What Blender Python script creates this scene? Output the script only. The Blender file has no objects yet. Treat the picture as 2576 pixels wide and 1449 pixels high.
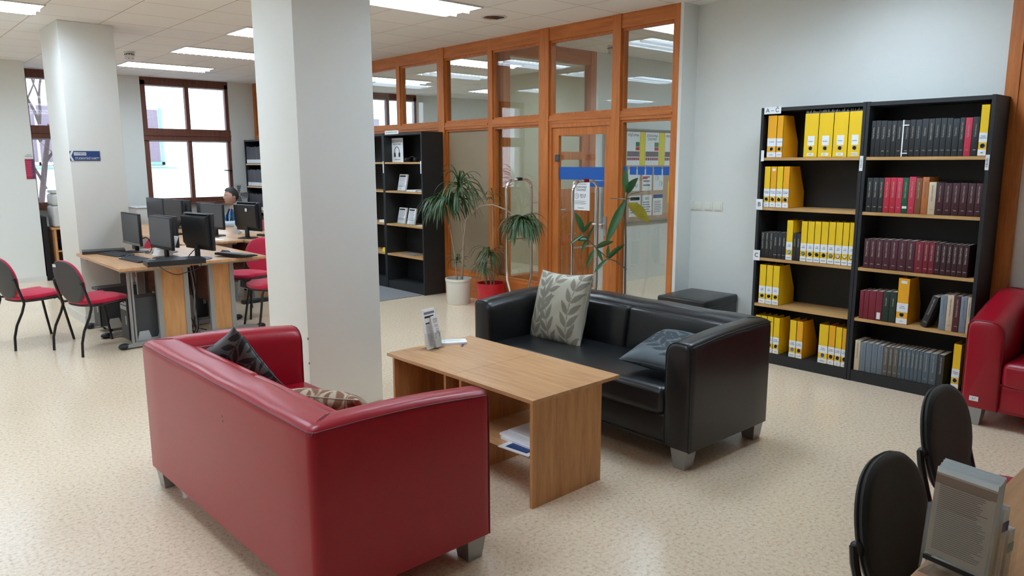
import bpy, bmesh, math, random
from mathutils import Vector, Matrix, noise
R = math.radians
random.seed(7)
scn = bpy.context.scene
COL = scn.collection

# ------------------------------------------------------------------ camera, world, exposure
cam_d = bpy.data.cameras.new('camera'); cam = bpy.data.objects.new('camera', cam_d); COL.objects.link(cam)
_y, _p, _r = R(42.106), R(9.6055), R(-0.1723)
F_ = Vector((math.sin(_y)*math.cos(_p), math.cos(_y)*math.cos(_p), -math.sin(_p)))
R0 = Vector((math.cos(_y), -math.sin(_y), 0)); U0 = R0.cross(F_)
RR = R0*math.cos(_r)+U0*math.sin(_r); UU = -R0*math.sin(_r)+U0*math.cos(_r)
M = Matrix((RR, UU, -F_)).transposed().to_4x4(); M.translation = (0, 0, 1.634)
cam.matrix_world = M
cam_d.sensor_fit = 'HORIZONTAL'; cam_d.sensor_width = 36; cam_d.lens = 1871.03/2576*36
cam_d.clip_start = 0.05; cam_d.clip_end = 200
scn.camera = cam
scn.view_settings.view_transform = 'Standard'; scn.view_settings.look = 'None'
scn.view_settings.gamma = 1; scn.view_settings.use_curve_mapping = False
scn.view_settings.exposure = 0.10
LAMP = 17.0            # radiance of the lamp panels
SKY = 5.6
w = bpy.data.worlds.new('overcast_sky'); scn.world = w; w.use_nodes = True
bgn = w.node_tree.nodes['Background']; bgn.inputs[0].default_value = (0.76, 0.90, 1.06, 1); bgn.inputs[1].default_value = SKY
try:
    scn.cycles.use_denoising = True
    scn.cycles.max_bounces = 12; scn.cycles.diffuse_bounces = 7; scn.cycles.transparent_max_bounces = 24
    scn.cycles.sample_clamp_indirect = 12.0
    scn.cycles.caustics_reflective = False
except Exception: pass
XW, XR, YW, ZC = 5.632, 5.85, 13.0, 2.995
def portal(name, loc, sx, sz, rot):
    l = bpy.data.lights.new(name, 'AREA'); l.shape = 'RECTANGLE'; l.size = sx; l.size_y = sz
    l.cycles.is_portal = True
    o = bpy.data.objects.new(name, l); COL.objects.link(o); o.location = loc; o.rotation_euler = rot
WINX = [(3.79, 5.20), (1.50, 2.91), (-0.80, 0.61), (-3.10, -1.69), (7.70, 9.11)]
for i, (a, b) in enumerate(WINX): portal('window_portal', ((a+b)/2, YW+0.12, 2.0), b-a, 2.0, (R(-90), 0, 0))

# ------------------------------------------------------------------ materials
def s2l(c):
    c /= 255.0
    return c/12.92 if c <= 0.04045 else ((c+0.055)/1.055)**2.4
def col(r, g, b): return (s2l(r), s2l(g), s2l(b), 1)
def base_mat(name):
    m = bpy.data.materials.new(name); m.use_nodes = True
    nt = m.node_tree; return m, nt, nt.nodes['Principled BSDF']
def N(nt, t, **kw):
    n = nt.nodes.new(t)
    for k, v in kw.items(): setattr(n, k, v)
    return n
def mat(name, c, rough=0.5, metal=0.0, spec=0.5, bump=0.0, bscale=200, var=0.0, vscale=6, coat=0.0, emit=0, sheen=0):
    m, nt, b = base_mat(name)
    b.inputs['Base Color'].default_value = c; b.inputs['Roughness'].default_value = rough
    b.inputs['Metallic'].default_value = metal; b.inputs['Specular IOR Level'].default_value = spec
    b.inputs['Coat Weight'].default_value = coat; b.inputs['Coat Roughness'].default_value = 0.25
    b.inputs['Sheen Weight'].default_value = sheen
    tc = N(nt, 'ShaderNodeTexCoord')
    if emit: b.inputs['Emission Color'].default_value = c; b.inputs['Emission Strength'].default_value = emit
    if bump:
        n = N(nt, 'ShaderNodeTexNoise'); n.inputs['Scale'].default_value = bscale; n.inputs['Detail'].default_value = 3
        bp = N(nt, 'ShaderNodeBump'); bp.inputs['Strength'].default_value = bump; bp.inputs['Distance'].default_value = 0.002
        nt.links.new(tc.outputs['Object'], n.inputs['Vector']); nt.links.new(n.outputs['Fac'], bp.inputs['Height'])
        nt.links.new(bp.outputs['Normal'], b.inputs['Normal'])
    if var:
        n = N(nt, 'ShaderNodeTexNoise'); n.inputs['Scale'].default_value = vscale; n.inputs['Detail'].default_value = 4
        mx = N(nt, 'ShaderNodeMix', data_type='RGBA')
        nt.links.new(tc.outputs['Object'], n.inputs['Vector']); nt.links.new(n.outputs['Fac'], mx.inputs['Factor'])
        mx.inputs['A'].default_value = [x*(1-var) for x in c[:3]]+[1]; mx.inputs['B'].default_value = [min(1, x*(1+var)) for x in c[:3]]+[1]
        nt.links.new(mx.outputs['Result'], b.inputs['Base Color'])
    return m
def wood(name, c1, c2, axis='Z', scale=3.0, rough=0.4, spec=0.4):
    m, nt, b = base_mat(name); b.inputs['Roughness'].default_value = rough; b.inputs['Specular IOR Level'].default_value = spec
    tc = N(nt, 'ShaderNodeTexCoord'); mp = N(nt, 'ShaderNodeMapping')
    s = {'X': (1.2, 14, 14), 'Y': (14, 1.2, 14), 'Z': (14, 14, 1.2)}[axis]; mp.inputs['Scale'].default_value = s
    n = N(nt, 'ShaderNodeTexNoise'); n.inputs['Scale'].default_value = scale; n.inputs['Detail'].default_value = 6; n.inputs['Distortion'].default_value = 0.6
    n2 = N(nt, 'ShaderNodeTexNoise'); n2.inputs['Scale'].default_value = scale*6; n2.inputs['Detail'].default_value = 3
    ad = N(nt, 'ShaderNodeMath', operation='MULTIPLY_ADD'); ad.inputs[1].default_value = 0.35
    rp = N(nt, 'ShaderNodeValToRGB'); rp.color_ramp.elements[0].position = 0.42; rp.color_ramp.elements[1].position = 0.86
    rp.color_ramp.elements[0].color = c1; rp.color_ramp.elements[1].color = c2
    L = nt.links.new
    L(tc.outputs['Object'], mp.inputs['Vector']); L(mp.outputs['Vector'], n.inputs['Vector']); L(mp.outputs['Vector'], n2.inputs['Vector'])
    L(n2.outputs['Fac'], ad.inputs[0]); L(n.outputs['Fac'], ad.inputs[2]); L(ad.outputs[0], rp.inputs['Fac']); L(rp.outputs['Color'], b.inputs['Base Color'])
    return m
def glass(name, tint=(0.93, 0.96, 0.95), refl=0.07, rough=0.0):
    m = bpy.data.materials.new(name); m.use_nodes = True; nt = m.node_tree; nt.nodes.clear()
    o = N(nt, 'ShaderNodeOutputMaterial'); t = N(nt, 'ShaderNodeBsdfTransparent'); g = N(nt, 'ShaderNodeBsdfGlossy'); mx = N(nt, 'ShaderNodeMixShader')
    t.inputs['Color'].default_value = (*tint, 1); g.inputs['Roughness'].default_value = rough
    lw = N(nt, 'ShaderNodeLayerWeight'); lw.inputs['Blend'].default_value = 0.5
    pw = N(nt, 'ShaderNodeMath', operation='POWER'); pw.inputs[1].default_value = 4.5
    ma = N(nt, 'ShaderNodeMath', operation='MULTIPLY_ADD'); ma.inputs[1].default_value = 1-refl; ma.inputs[2].default_value = refl; ma.use_clamp = True
    L = nt.links.new
    L(lw.outputs['Facing'], pw.inputs[0]); L(pw.outputs[0], ma.inputs[0]); L(ma.outputs[0], mx.inputs['Fac'])
    L(t.outputs[0], mx.inputs[1]); L(g.outputs[0], mx.inputs[2]); L(mx.outputs[0], o.inputs['Surface'])
    return m
def emis(name, c, s):
    m = bpy.data.materials.new(name); m.use_nodes = True; nt = m.node_tree; nt.nodes.clear()
    o = N(nt, 'ShaderNodeOutputMaterial'); e = N(nt, 'ShaderNodeEmission'); e.inputs[0].default_value = c; e.inputs[1].default_value = s
    nt.links.new(e.outputs[0], o.inputs['Surface']); return m

def floor_mat():
    m, nt, b = base_mat('speckled_linoleum'); L = nt.links.new
    tc = N(nt, 'ShaderNodeTexCoord')
    n1 = N(nt, 'ShaderNodeTexNoise'); n1.inputs['Scale'].default_value = 55; n1.inputs['Detail'].default_value = 5; n1.inputs['Roughness'].default_value = 0.7
    n2 = N(nt, 'ShaderNodeTexNoise'); n2.inputs['Scale'].default_value = 1.3; n2.inputs['Detail'].default_value = 1
    r1 = N(nt, 'ShaderNodeValToRGB'); e = r1.color_ramp.elements
    e[0].position = 0.32; e[0].color = col(190, 166, 142); e[1].position = 0.47; e[1].color = col(227, 205, 177)
    x = e.new(0.66); x.color = col(236, 219, 196)
    mx = N(nt, 'ShaderNodeMix', data_type='RGBA', blend_type='MULTIPLY'); mx.inputs['Factor'].default_value = 1
    r2 = N(nt, 'ShaderNodeValToRGB'); r2.color_ramp.elements[0].position = 0.3; r2.color_ramp.elements[0].color = (0.96, 0.96, 0.96, 1); r2.color_ramp.elements[1].position = 0.6; r2.color_ramp.elements[1].color = (1, 1, 1, 1)
    # scuffs: stretched thin noise
    mp = N(nt, 'ShaderNodeMapping'); mp.inputs['Rotation'].default_value = (0, 0, 0.5); mp.inputs['Scale'].default_value = (1.2, 34, 1)
    n3 = N(nt, 'ShaderNodeTexNoise'); n3.inputs['Scale'].default_value = 1.6; n3.inputs['Detail'].default_value = 3; n3.inputs['Roughness'].default_value = 0.5
    r3 = N(nt, 'ShaderNodeValToRGB'); r3.color_ramp.elements[0].position = 0.20; r3.color_ramp.elements[0].color = (0.80, 0.77, 0.74, 1); r3.color_ramp.elements[1].position = 0.33; r3.color_ramp.elements[1].color = (1, 1, 1, 1)
    mx2 = N(nt, 'ShaderNodeMix', data_type='RGBA', blend_type='MULTIPLY'); mx2.inputs['Factor'].default_value = 0.6
    L(tc.outputs['Object'], n1.inputs['Vector']); L(tc.outputs['Object'], n2.inputs['Vector']); L(tc.outputs['Object'], mp.inputs['Vector']); L(mp.outputs[0], n3.inputs['Vector'])
    L(n1.outputs['Fac'], r1.inputs['Fac']); L(n2.outputs['Fac'], r2.inputs['Fac']); L(n3.outputs['Fac'], r3.inputs['Fac'])
    L(r1.outputs['Color'], mx.inputs['A']); L(r2.outputs['Color'], mx.inputs['B']); L(mx.outputs['Result'], mx2.inputs['A']); L(r3.outputs['Color'], mx2.inputs['B'])
    L(mx2.outputs['Result'], b.inputs['Base Color'])
    b.inputs['Roughness'].default_value = 0.3; b.inputs['Specular IOR Level'].default_value = 0.5
    rr = N(nt, 'ShaderNodeMapRange'); rr.inputs['To Min'].default_value = 0.20; rr.inputs['To Max'].default_value = 0.235
    L(n2.outputs['Fac'], rr.inputs['Value']); L(rr.outputs[0], b.inputs['Roughness'])
    return m
def ceil_mat():
    m, nt, b = base_mat('mineral_ceiling_tiles'); L = nt.links.new
    tc = N(nt, 'ShaderNodeTexCoord'); br = N(nt, 'ShaderNodeTexBrick'); br.offset = 0; br.squash = 1
    br.inputs['Scale'].default_value = 1; br.inputs['Brick Width'].default_value = 0.592; br.inputs['Row Height'].default_value = 0.592
    br.inputs['Mortar Size'].default_value = 0.006; br.inputs['Mortar Smooth'].default_value = 0.3; br.inputs['Bias'].default_value = 0
    br.inputs['Color1'].default_value = col(240, 239, 237); br.inputs['Color2'].default_value = col(236, 235, 234); br.inputs['Mortar'].default_value = col(198, 190, 182)
    mp = N(nt, 'ShaderNodeMapping'); mp.inputs['Location'].default_value = (-4.50, -5.29, 0)
    n = N(nt, 'ShaderNodeTexNoise'); n.inputs['Scale'].default_value = 90; bp = N(nt, 'ShaderNodeBump'); bp.inputs['Strength'].default_value = 0.15; bp.inputs['Distance'].default_value = 0.003
    L(tc.outputs['Object'], mp.inputs['Vector']); L(mp.outputs[0], br.inputs['Vector']); L(br.outputs['Color'], b.inputs['Base Color'])
    L(tc.outputs['Object'], n.inputs['Vector']); L(n.outputs['Fac'], bp.inputs['Height']); L(bp.outputs[0], b.inputs['Normal'])
    b.inputs['Roughness'].default_value = 0.9; b.inputs['Specular IOR Level'].default_value = 0.1
    return m
def attr_mat(name, c0, c1, rough0, rough1, bump=0.3):
    m, nt, b = base_mat(name); L = nt.links.new
    a = N(nt, 'ShaderNodeAttribute', attribute_name='pat'); mx = N(nt, 'ShaderNodeMix', data_type='RGBA')
    mx.inputs['A'].default_value = c0; mx.inputs['B'].default_value = c1
    L(a.outputs['Fac'], mx.inputs['Factor']); L(mx.outputs['Result'], b.inputs['Base Color'])
    mr = N(nt, 'ShaderNodeMapRange'); mr.inputs['To Min'].default_value = rough0; mr.inputs['To Max'].default_value = rough1
    L(a.outputs['Fac'], mr.inputs['Value']); L(mr.outputs[0], b.inputs['Roughness'])
    tc = N(nt, 'ShaderNodeTexCoord'); n = N(nt, 'ShaderNodeTexNoise'); n.inputs['Scale'].default_value = 500
    bp = N(nt, 'ShaderNodeBump'); bp.inputs['Strength'].default_value = bump; bp.inputs['Distance'].default_value = 0.001
    L(tc.outputs['Object'], n.inputs['Vector']); L(n.outputs['Fac'], bp.inputs['Height']); L(bp.outputs[0], b.inputs['Normal'])
    return m
MAT = dict(
    floor=floor_mat(), ceil=ceil_mat(),
    wall=mat('white_wall_paint', col(224, 226, 222), 0.75, spec=0.25, bump=0.12, bscale=260),
    pillar=mat('white_gloss_paint', col(226, 226, 221), 0.5, spec=0.35, bump=0.08, bscale=200),
    orange=wood('orange_stained_pine', col(176, 98, 44), col(206, 126, 62), 'Z', 2.0, 0.42),
    orangeh=wood('orange_stained_pine_rail', col(176, 98, 44), col(206, 126, 62), 'Y', 2.0, 0.42),
    orangex=wood('orange_stained_pine_cross_rail', col(176, 98, 44), col(206, 126, 62), 'X', 2.0, 0.42),
    brown=wood('brown_window_wood', col(96, 56, 44), col(122, 74, 58), 'Z', 2.0, 0.5),
    beech=wood('beech_laminate_top', col(176, 128, 84), col(206, 160, 114), 'Y', 2.2, 0.32, 0.5),
    beechx=wood('beech_laminate_lengthwise', col(176, 128, 84), col(206, 160, 114), 'X', 2.2, 0.32, 0.5),
    beechv=wood('beech_laminate_upright', col(176, 122, 74), col(205, 152, 100), 'Z', 2.2, 0.4),
    walnut=wood('dark_cherry_panel', col(104, 58, 40), col(134, 80, 56), 'Y', 2.2, 0.45),
    shelfwood=wood('shelf_board_oak', col(178, 136, 84), col(206, 164, 108), 'Y', 2.6, 0.45),
    blackwood=mat('black_stained_board', col(34, 36, 38), 0.55, bump=0.15, bscale=120, var=0.2, vscale=12),
    blackplastic=mat('black_plastic', col(26, 27, 30), 0.45), greyplastic=mat('dark_grey_plastic', col(68, 70, 74), 0.5),
    lightplastic=mat('light_grey_plastic', col(196, 196, 194), 0.5), screen=mat('switched_off_screen', col(66, 68, 74), 0.3, spec=0.6),
    silver=mat('silver_paint', col(160, 162, 164), 0.35, 0.7), greymetal=mat('grey_powder_coated_metal', col(150, 150, 148), 0.5, 0.2),
    chrome=mat('chrome', col(225, 225, 225), 0.08, 1.0), blackmetal=mat('black_lacquered_metal', col(20, 20, 22), 0.35),
    redleather=mat('red_leatherette', col(158, 12, 36), 0.33, spec=0.5, bump=0.25, bscale=420, coat=0.12),
    redseam=mat('red_piping', col(110, 16, 30), 0.5), blackseam=mat('black_piping', col(16, 17, 18), 0.4),
    blackleather=mat('black_leatherette', col(26, 27, 29), 0.30, spec=0.5, bump=0.25, bscale=420, coat=0.25),
    redfabric=mat('red_upholstery_fabric', col(196, 28, 66), 0.85, spec=0.2, bump=0.5, bscale=700, sheen=0.3),
    blackfabric=mat('black_upholstery_fabric', col(26, 28, 30), 0.8, spec=0.25, bump=0.5, bscale=700, sheen=0.25),
    shell=mat('charcoal_seat_shell', col(66, 66, 70), 0.55),
    white=mat('white_paper', col(232, 234, 236), 0.7, spec=0.2), offwhite=mat('off_white_paper', col(214, 208, 196), 0.8, spec=0.2),
    ink=mat('black_ink', col(28, 28, 32), 0.7), blueink=mat('blue_ink', col(40, 90, 140), 0.7), gold=mat('gold_blocking', col(196, 190, 170), 0.4),
    greyink=mat('grey_ink', col(120, 122, 126), 0.7), yellow=mat('yellow_card', col(238, 196, 22), 0.6, var=0.05),
    amber=mat('amber_card', col(238, 170, 24), 0.6, var=0.05), yellowpaper=mat('yellow_paper', col(230, 214, 70), 0.7),
    blue=mat('blue_film', col(12, 90, 176), 0.4), signblue=mat('sign_blue', col(38, 68, 126), 0.5),
    crimson=mat('crimson_card', col(170, 30, 66), 0.6), purple=mat('purple_plastic', col(76, 40, 150), 0.3),
    green=mat('green_print', col(60, 130, 90), 0.6), redprint=mat('red_print', col(190, 60, 66), 0.6), cork=mat('cork_board', col(188, 160, 134), 0.85, var=0.1, vscale=30),
    alu=mat('aluminium', col(190, 192, 192), 0.3, 0.8), pot=mat('white_glazed_pot', col(222, 220, 208), 0.25), redpot=mat('red_glazed_pot', col(190, 18, 36), 0.22),
    soil=mat('potting_soil', col(50, 38, 30), 0.95, bump=1, bscale=60), bark=mat('grey_brown_bark', col(150, 132, 112), 0.85, bump=0.6, bscale=90, var=0.25, vscale=20),
    darkbark=mat('dark_stem', col(82, 72, 60), 0.8, var=0.25, vscale=20),
    leafd=mat('dracaena_leaf', col(58, 88, 50), 0.4, spec=0.5, var=0.35, vscale=9), leafr=mat('rubber_plant_leaf', col(44, 86, 44), 0.28, spec=0.6, var=0.3, vscale=14),
    leafy=mat('yellowing_leaf', col(150, 140, 40), 0.35, var=0.4, vscale=16),
    rug=mat('grey_carpet', col(136, 136, 138), 0.95, spec=0.1, bump=1, bscale=300, var=0.2, vscale=60),
    frost=mat('taupe_window_film', col(156, 138, 112), 0.55, spec=0.5), beigewall=mat('beige_wall_paint', col(206, 196, 170), 0.75, spec=0.2),
    glass=glass('clear_partition_glass'), winglass=glass('window_glass', (0.97, 0.98, 1.0), 0.05), acryl=glass('clear_acrylic', (0.965, 0.975, 0.975), 0.04),
    lamp=emis('lit_lamp_panel', (0.79, 0.97, 1.14, 1), LAMP), louvre=mat('white_lamp_louvre', col(232, 236, 240), 0.4), lframe=mat('white_enamel_frame', col(214, 212, 208), 0.5),
    facade=mat('pale_facade_render', col(236, 232, 228), 0.9, var=0.03), facadetrim=mat('facade_trim', col(205, 196, 200), 0.9), fgreen=mat('green_window_frame', col(120, 168, 146), 0.6),
    fdark=mat('dark_outdoor_window', col(120, 106, 116), 0.35), blind=mat('white_blind_slat', col(206, 208, 214), 0.6), bark2=mat('wet_tree_bark', col(70, 56, 52), 0.9),
    skin=mat('skin', col(198, 156, 134), 0.55, spec=0.35, var=0.06, vscale=30), hair=mat('dark_brown_hair', col(38, 32, 32), 0.6, bump=0.8, bscale=160),
    shirt=mat('turquoise_shirt', col(20, 120, 176), 0.8, var=0.08), shirtd=mat('navy_shirt_panel', col(26, 44, 84), 0.8), sleeve=mat('pale_grey_sleeve', col(176, 190, 198), 0.8),
    cable=mat('black_cable', col(22, 22, 24), 0.5), gcable=mat('grey_cable', col(170, 172, 172), 0.5), switch=mat('ivory_switch', col(226, 226, 214), 0.35),
    eye=mat('eye_white', col(215, 210, 205), 0.3), lip=mat('lips', col(168, 108, 96), 0.5), redlamp=mat('dark_red_plastic', col(130, 16, 36), 0.2),
    brochure=mat('printed_leaflet_back', col(148, 136, 126), 0.6, var=0.06, vscale=10), brochureedge=mat('leaflet_edges', col(196, 206, 212), 0.6), sky=mat('sky_blue_print', col(120, 170, 196), 0.6),
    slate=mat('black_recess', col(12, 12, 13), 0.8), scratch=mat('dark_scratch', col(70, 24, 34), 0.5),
)

for k_ in ('redleather', 'blackleather'):
    b_ = MAT[k_].node_tree.nodes['Principled BSDF']; b_.inputs['Coat Weight'].default_value = 0.2; b_.inputs['Specular IOR Level'].default_value = 0.34; b_.inputs['Coat Roughness'].default_value = 0.16

# ------------------------------------------------------------------ mesh helpers
class MB:
    def __init__(s): s.v = []; s.f = []; s.mi = []; s.sm = []; s.cur = 0
    def add(s, vs, fs, smooth=False):
        o = len(s.v); s.v += [tuple(v) for v in vs]
        for f in fs: s.f.append(tuple(o+i for i in f)); s.mi.append(s.cur); s.sm.append(smooth)
        return s
    def box(s, x0, x1, y0, y1, z0, z1):
        if x0 > x1: x0, x1 = x1, x0
        if y0 > y1: y0, y1 = y1, y0
        if z0 > z1: z0, z1 = z1, z0
        return s.add([(x0,y0,z0),(x1,y0,z0),(x1,y1,z0),(x0,y1,z0),(x0,y0,z1),(x1,y0,z1),(x1,y1,z1),(x0,y1,z1)],
                     [(0,3,2,1),(4,5,6,7),(0,1,5,4),(1,2,6,5),(2,3,7,6),(3,0,4,7)])
    def rbox(s, x0, x1, y0, y1, z0, z1, r=0.01, seg=3, puff=0.0, M=None):
        bm = bmesh.new(); bmesh.ops.create_cube(bm, size=1)
        for v in bm.verts: v.co = Vector(((x0+x1)/2+v.co.x*(x1-x0), (y0+y1)/2+v.co.y*(y1-y0), (z0+z1)/2+v.co.z*(z1-z0)))
        bmesh.ops.bevel(bm, geom=bm.edges[:]+bm.verts[:], offset=r, segments=seg, profile=0.5, affect='EDGES')
        if puff:
            bmesh.ops.subdivide_edges(bm, edges=bm.edges[:], cuts=3, use_grid_fill=True)
            cx, cy, cz = (x0+x1)/2, (y0+y1)/2, (z0+z1)/2
            for v in bm.verts:
                a = 1-min(1, abs(v.co.x-cx)/((x1-x0)/2))**2; b = 1-min(1, abs(v.co.y-cy)/((y1-y0)/2))**4; c = 1-min(1, abs(v.co.z-cz)/((z1-z0)/2))**2
                d = [x1-x0, y1-y0, z1-z0]; k = d.index(min(d))
                t = [b*c, a*c, a*b][k]**0.6 if min(a, b, c) >= 0 else 0
                v.co[k] += puff*t*(1 if v.co[k] > (cx, cy, cz)[k] else -1)
        bm.verts.index_update(); vs = [v.co.copy() for v in bm.verts]
        if M is not None: vs = [M @ v for v in vs]
        s.add(vs, [tuple(v.index for v in f.verts) for f in bm.faces], True); bm.free(); return s
    def prism(s, pts, fn, t0, t1, smooth=False):
        n = len(pts); vs = [fn(p, t0) for p in pts]+[fn(p, t1) for p in pts]
        fs = [tuple(range(n))[::-1], tuple(range(n, 2*n))]
        s.add(vs, fs)
        s.add(vs, [(i, (i+1) % n, n+(i+1) % n, n+i) for i in range(n)], smooth); return s
    def tube(s, path, r, seg=8, caps=True, close=False):
        path = [Vector(p) for p in path]; n = len(path); rs = r if isinstance(r, (list, tuple)) else [r]*n
        vs = []; up = None
        for i, p in enumerate(path):
            a = path[i-1] if (i or close) else p; b = path[(i+1) % n] if (i < n-1 or close) else p
            d = (b-a).normalized()
            if up is None: up = Vector((0, 0, 1)) if abs(d.z) < 0.9 else Vector((1, 0, 0))
            x = up.cross(d)
            if x.length < 1e-5: x = Vector((1, 0, 0)).cross(d)
            x.normalize(); y = d.cross(x); up = y
            for k in range(seg):
                t = 2*math.pi*k/seg; vs.append(p+(x*math.cos(t)+y*math.sin(t))*rs[i])
        fs = []
        m = n if close else n-1
        for i in range(m):
            for k in range(seg):
                j = (i+1) % n; fs.append((i*seg+k, i*seg+(k+1) % seg, j*seg+(k+1) % seg, j*seg+k))
        s.add(vs, fs, True)
        if caps and not close: s.add(vs[:seg], [tuple(range(seg))[::-1]]); s.add(vs[-seg:], [tuple(range(seg))])
        return s
    def lathe(s, prof, seg=24, c=(0, 0, 0), M=None):
        vs = []
        for (r, z) in prof:
            for k in range(seg):
                t = 2*math.pi*k/seg; v = Vector((r*math.cos(t), r*math.sin(t), z)); v = (M @ v) if M else v; vs.append(v+Vector(c))
        n = len(prof)
        s.add(vs, [(i*seg+k, i*seg+(k+1) % seg, (i+1)*seg+(k+1) % seg, (i+1)*seg+k) for i in range(n-1) for k in range(seg)], True)
        return s
    def ball(s, c, rx, ry, rz, seg=16):
        pr = [(math.sin(math.pi*i/10), -math.cos(math.pi*i/10)) for i in range(11)]
        return s.lathe(pr, seg, c, Matrix.Diagonal((rx, ry, rz)))
    def mesh(s, name, ms, angle=40):
        me = bpy.data.meshes.new(name); me.from_pydata(s.v, [], s.f); 
        for m in (ms if isinstance(ms, (list, tuple)) else [ms]): me.materials.append(MAT[m] if isinstance(m, str) else m)
        me.polygons.foreach_set('material_index', s.mi); me.polygons.foreach_set('use_smooth', s.sm)
        bm = bmesh.new(); bm.from_mesh(me); bmesh.ops.remove_doubles(bm, verts=bm.verts[:], dist=1e-5); bmesh.ops.recalc_face_normals(bm, faces=bm.faces[:]); bm.to_mesh(me); bm.free()
        try: me.set_sharp_from_angle(angle=R(angle))
        except Exception: pass
        me.update(); return me
    def build(s, name, ms, parent=None, loc=(0, 0, 0), rot=(0, 0, 0), **kw):
        o = bpy.data.objects.new(name, s.mesh(name, ms, kw.pop('angle', 40))); COL.objects.link(o)
        o.location = loc; o.rotation_euler = rot
        if parent: o.parent = parent
        for k, v in kw.items(): o[k] = v
        return o
def tag(o, label=None, cat=None, group=None, kind=None):
    for k, v in (('label', label), ('category', cat), ('group', group), ('kind', kind)):
        if v: o[k] = v
    return o
def thing(name, label, cat, loc=(0, 0, 0), rz=0, group=None, kind=None):
    o = bpy.data.objects.new(name, None); COL.objects.link(o); o.location = loc; o.rotation_euler = (0, 0, rz)
    o.empty_display_size = 0.1
    return tag(o, label, cat, group, kind)
def copy_tree(o, parent=None):
    c = o.copy(); COL.objects.link(c); c.parent = parent
    for ch in list(o.children): copy_tree(ch, c)
    return c
def place(o, loc, rz=0, label=None, group=None):
    o.location = loc; o.rotation_euler = (0, 0, rz)
    if label: o['label'] = label
    if group: o['group'] = group
    return o
def box(x0, x1, y0, y1, z0, z1): return MB().box(x0, x1, y0, y1, z0, z1)
def struct(name, mb, m, parent=None): return mb.build(name, m, parent, **({} if parent else {'kind': 'structure'}))
_curves = {}
FACE = {'-X': Matrix(((0, 0, -1), (-1, 0, 0), (0, 1, 0))), '-Y': Matrix(((1, 0, 0), (0, 0, -1), (0, 1, 0))), '+Z': Matrix.Identity(3),
        'spine': Matrix(((0, 0, -1), (0, 1, 0), (1, 0, 0))), 'top-Y': Matrix(((0, 1, 0), (-1, 0, 0), (0, 0, 1)))}
def text(body, size, loc, face, m, parent, name='lettering', align='CENTER', M3=None, sx=1.0, fit=None, ls=1.0):
    key = (body, round(size, 4), m, align, ls)
    if key not in _curves:
        c = bpy.data.curves.new('lettering', 'FONT'); c.body = body; c.size = size; c.align_x = align; c.align_y = 'CENTER'; c.extrude = 0.0004; c.resolution_u = 2
        c.space_line = ls; tmp = bpy.data.objects.new('lettering', c); COL.objects.link(tmp); bpy.context.view_layer.update()
        me = bpy.data.meshes.new_from_object(tmp.evaluated_get(bpy.context.evaluated_depsgraph_get())); bpy.data.objects.remove(tmp)
        me.materials.clear(); me.materials.append(MAT[m]); me.polygons.foreach_set('material_index', [0]*len(me.polygons)); _curves[key] = me
    o = bpy.data.objects.new(name, _curves[key]); COL.objects.link(o)
    m4 = (M3 or FACE[face]).to_4x4() @ Matrix.Diagonal((sx, 1, 1, 1)); m4.translation = Vector(loc)
    o.parent = parent; o.matrix_local = m4
    return o
def lines(mb, n, x0, x1, y0, y1, fn, th=0.5, ragged=True, t=0.0006):
    """printed text lines as thin raised ink strips: fn(u, v, w) -> point; rows between y0 (top) and y1"""
    st = (y0-y1)/n
    for i in range(n):
        e = x1-(random.random()*0.25*(x1-x0) if ragged else 0); a = y0-i*st; b = a-st*th
        vs = [fn(x0, a, t), fn(e, a, t), fn(e, b, t), fn(x0, b, t)]; mb.add(vs, [(0, 1, 2, 3)])
    return mb

# ------------------------------------------------------------------ room shell
X0, Y0 = -5.0, -3.5
struct('floor', box(X0-0.1, 12.1, Y0-0.1, YW+0.3, -0.1, 0), 'floor')
struct('ceiling', box(X0-0.1, 12.1, Y0-0.1, YW+0.3, ZC, ZC+0.1), 'ceil')
struct('wall_left', box(X0-0.1, X0, Y0, YW, 0, ZC), 'wall')
struct('wall_back', box(X0-0.1, 12.1, Y0-0.1, Y0, 0, ZC), 'wall')
struct('wall_right', box(XR, XR+0.12, 1.58, 4.15, 0, ZC), 'wall')
struct('wall_right_return', box(XW-0.002, XR, 4.0, 4.0315, 0, ZC), 'wall')
struct('wall_right_rear', box(XR, XR+0.12, Y0, 1.45-1.1, 0, ZC), 'wall')
struct('wall_corridor_end', box(12.0, 12.1, Y0, YW, 0, ZC), 'wall')
def wall_with_windows():
    mb = MB(); xs = sorted(WINX); zb, T = 0.99, 0.35; cur = X0-0.1
    for a, b in xs:
        mb.box(cur, a, YW, YW+T, 0, ZC); mb.box(a, b, YW, YW+T, 0, zb); cur = b
    mb.box(cur, 12.1, YW, YW+T, 0, ZC)
    struct('wall_window_side', mb, 'wall')
wall_with_windows()
struct('wall_pier', box(0.9, 2.085, 12.1, YW, 0, ZC), 'wall')
struct('baseboard_pier', box(0.9, 2.09, 12.085, 12.1, 0, 0.07), 'lframe')
struct('pillar_main', MB().rbox(2.134, 2.677, 4.303, 4.87, 0, ZC, 0.008, 2), 'pillar')
struct('pillar_far', MB().rbox(1.765, 2.262, 8.46, 9.24, 0, ZC, 0.008, 2), 'pillar')
struct('baseboard_pillar_far', MB().box(1.757, 2.27, 8.452, 8.46, 0, 0.09).box(1.757, 1.765, 8.46, 9.24, 0, 0.09), 'lframe')
struct('wall_chipped_plaster', MB().box(2.131, 2.135, 4.300, 4.304, 0.52, 0.535).box(2.131, 2.135, 4.3, 4.304, 0.36, 0.372), 'slate')

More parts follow.
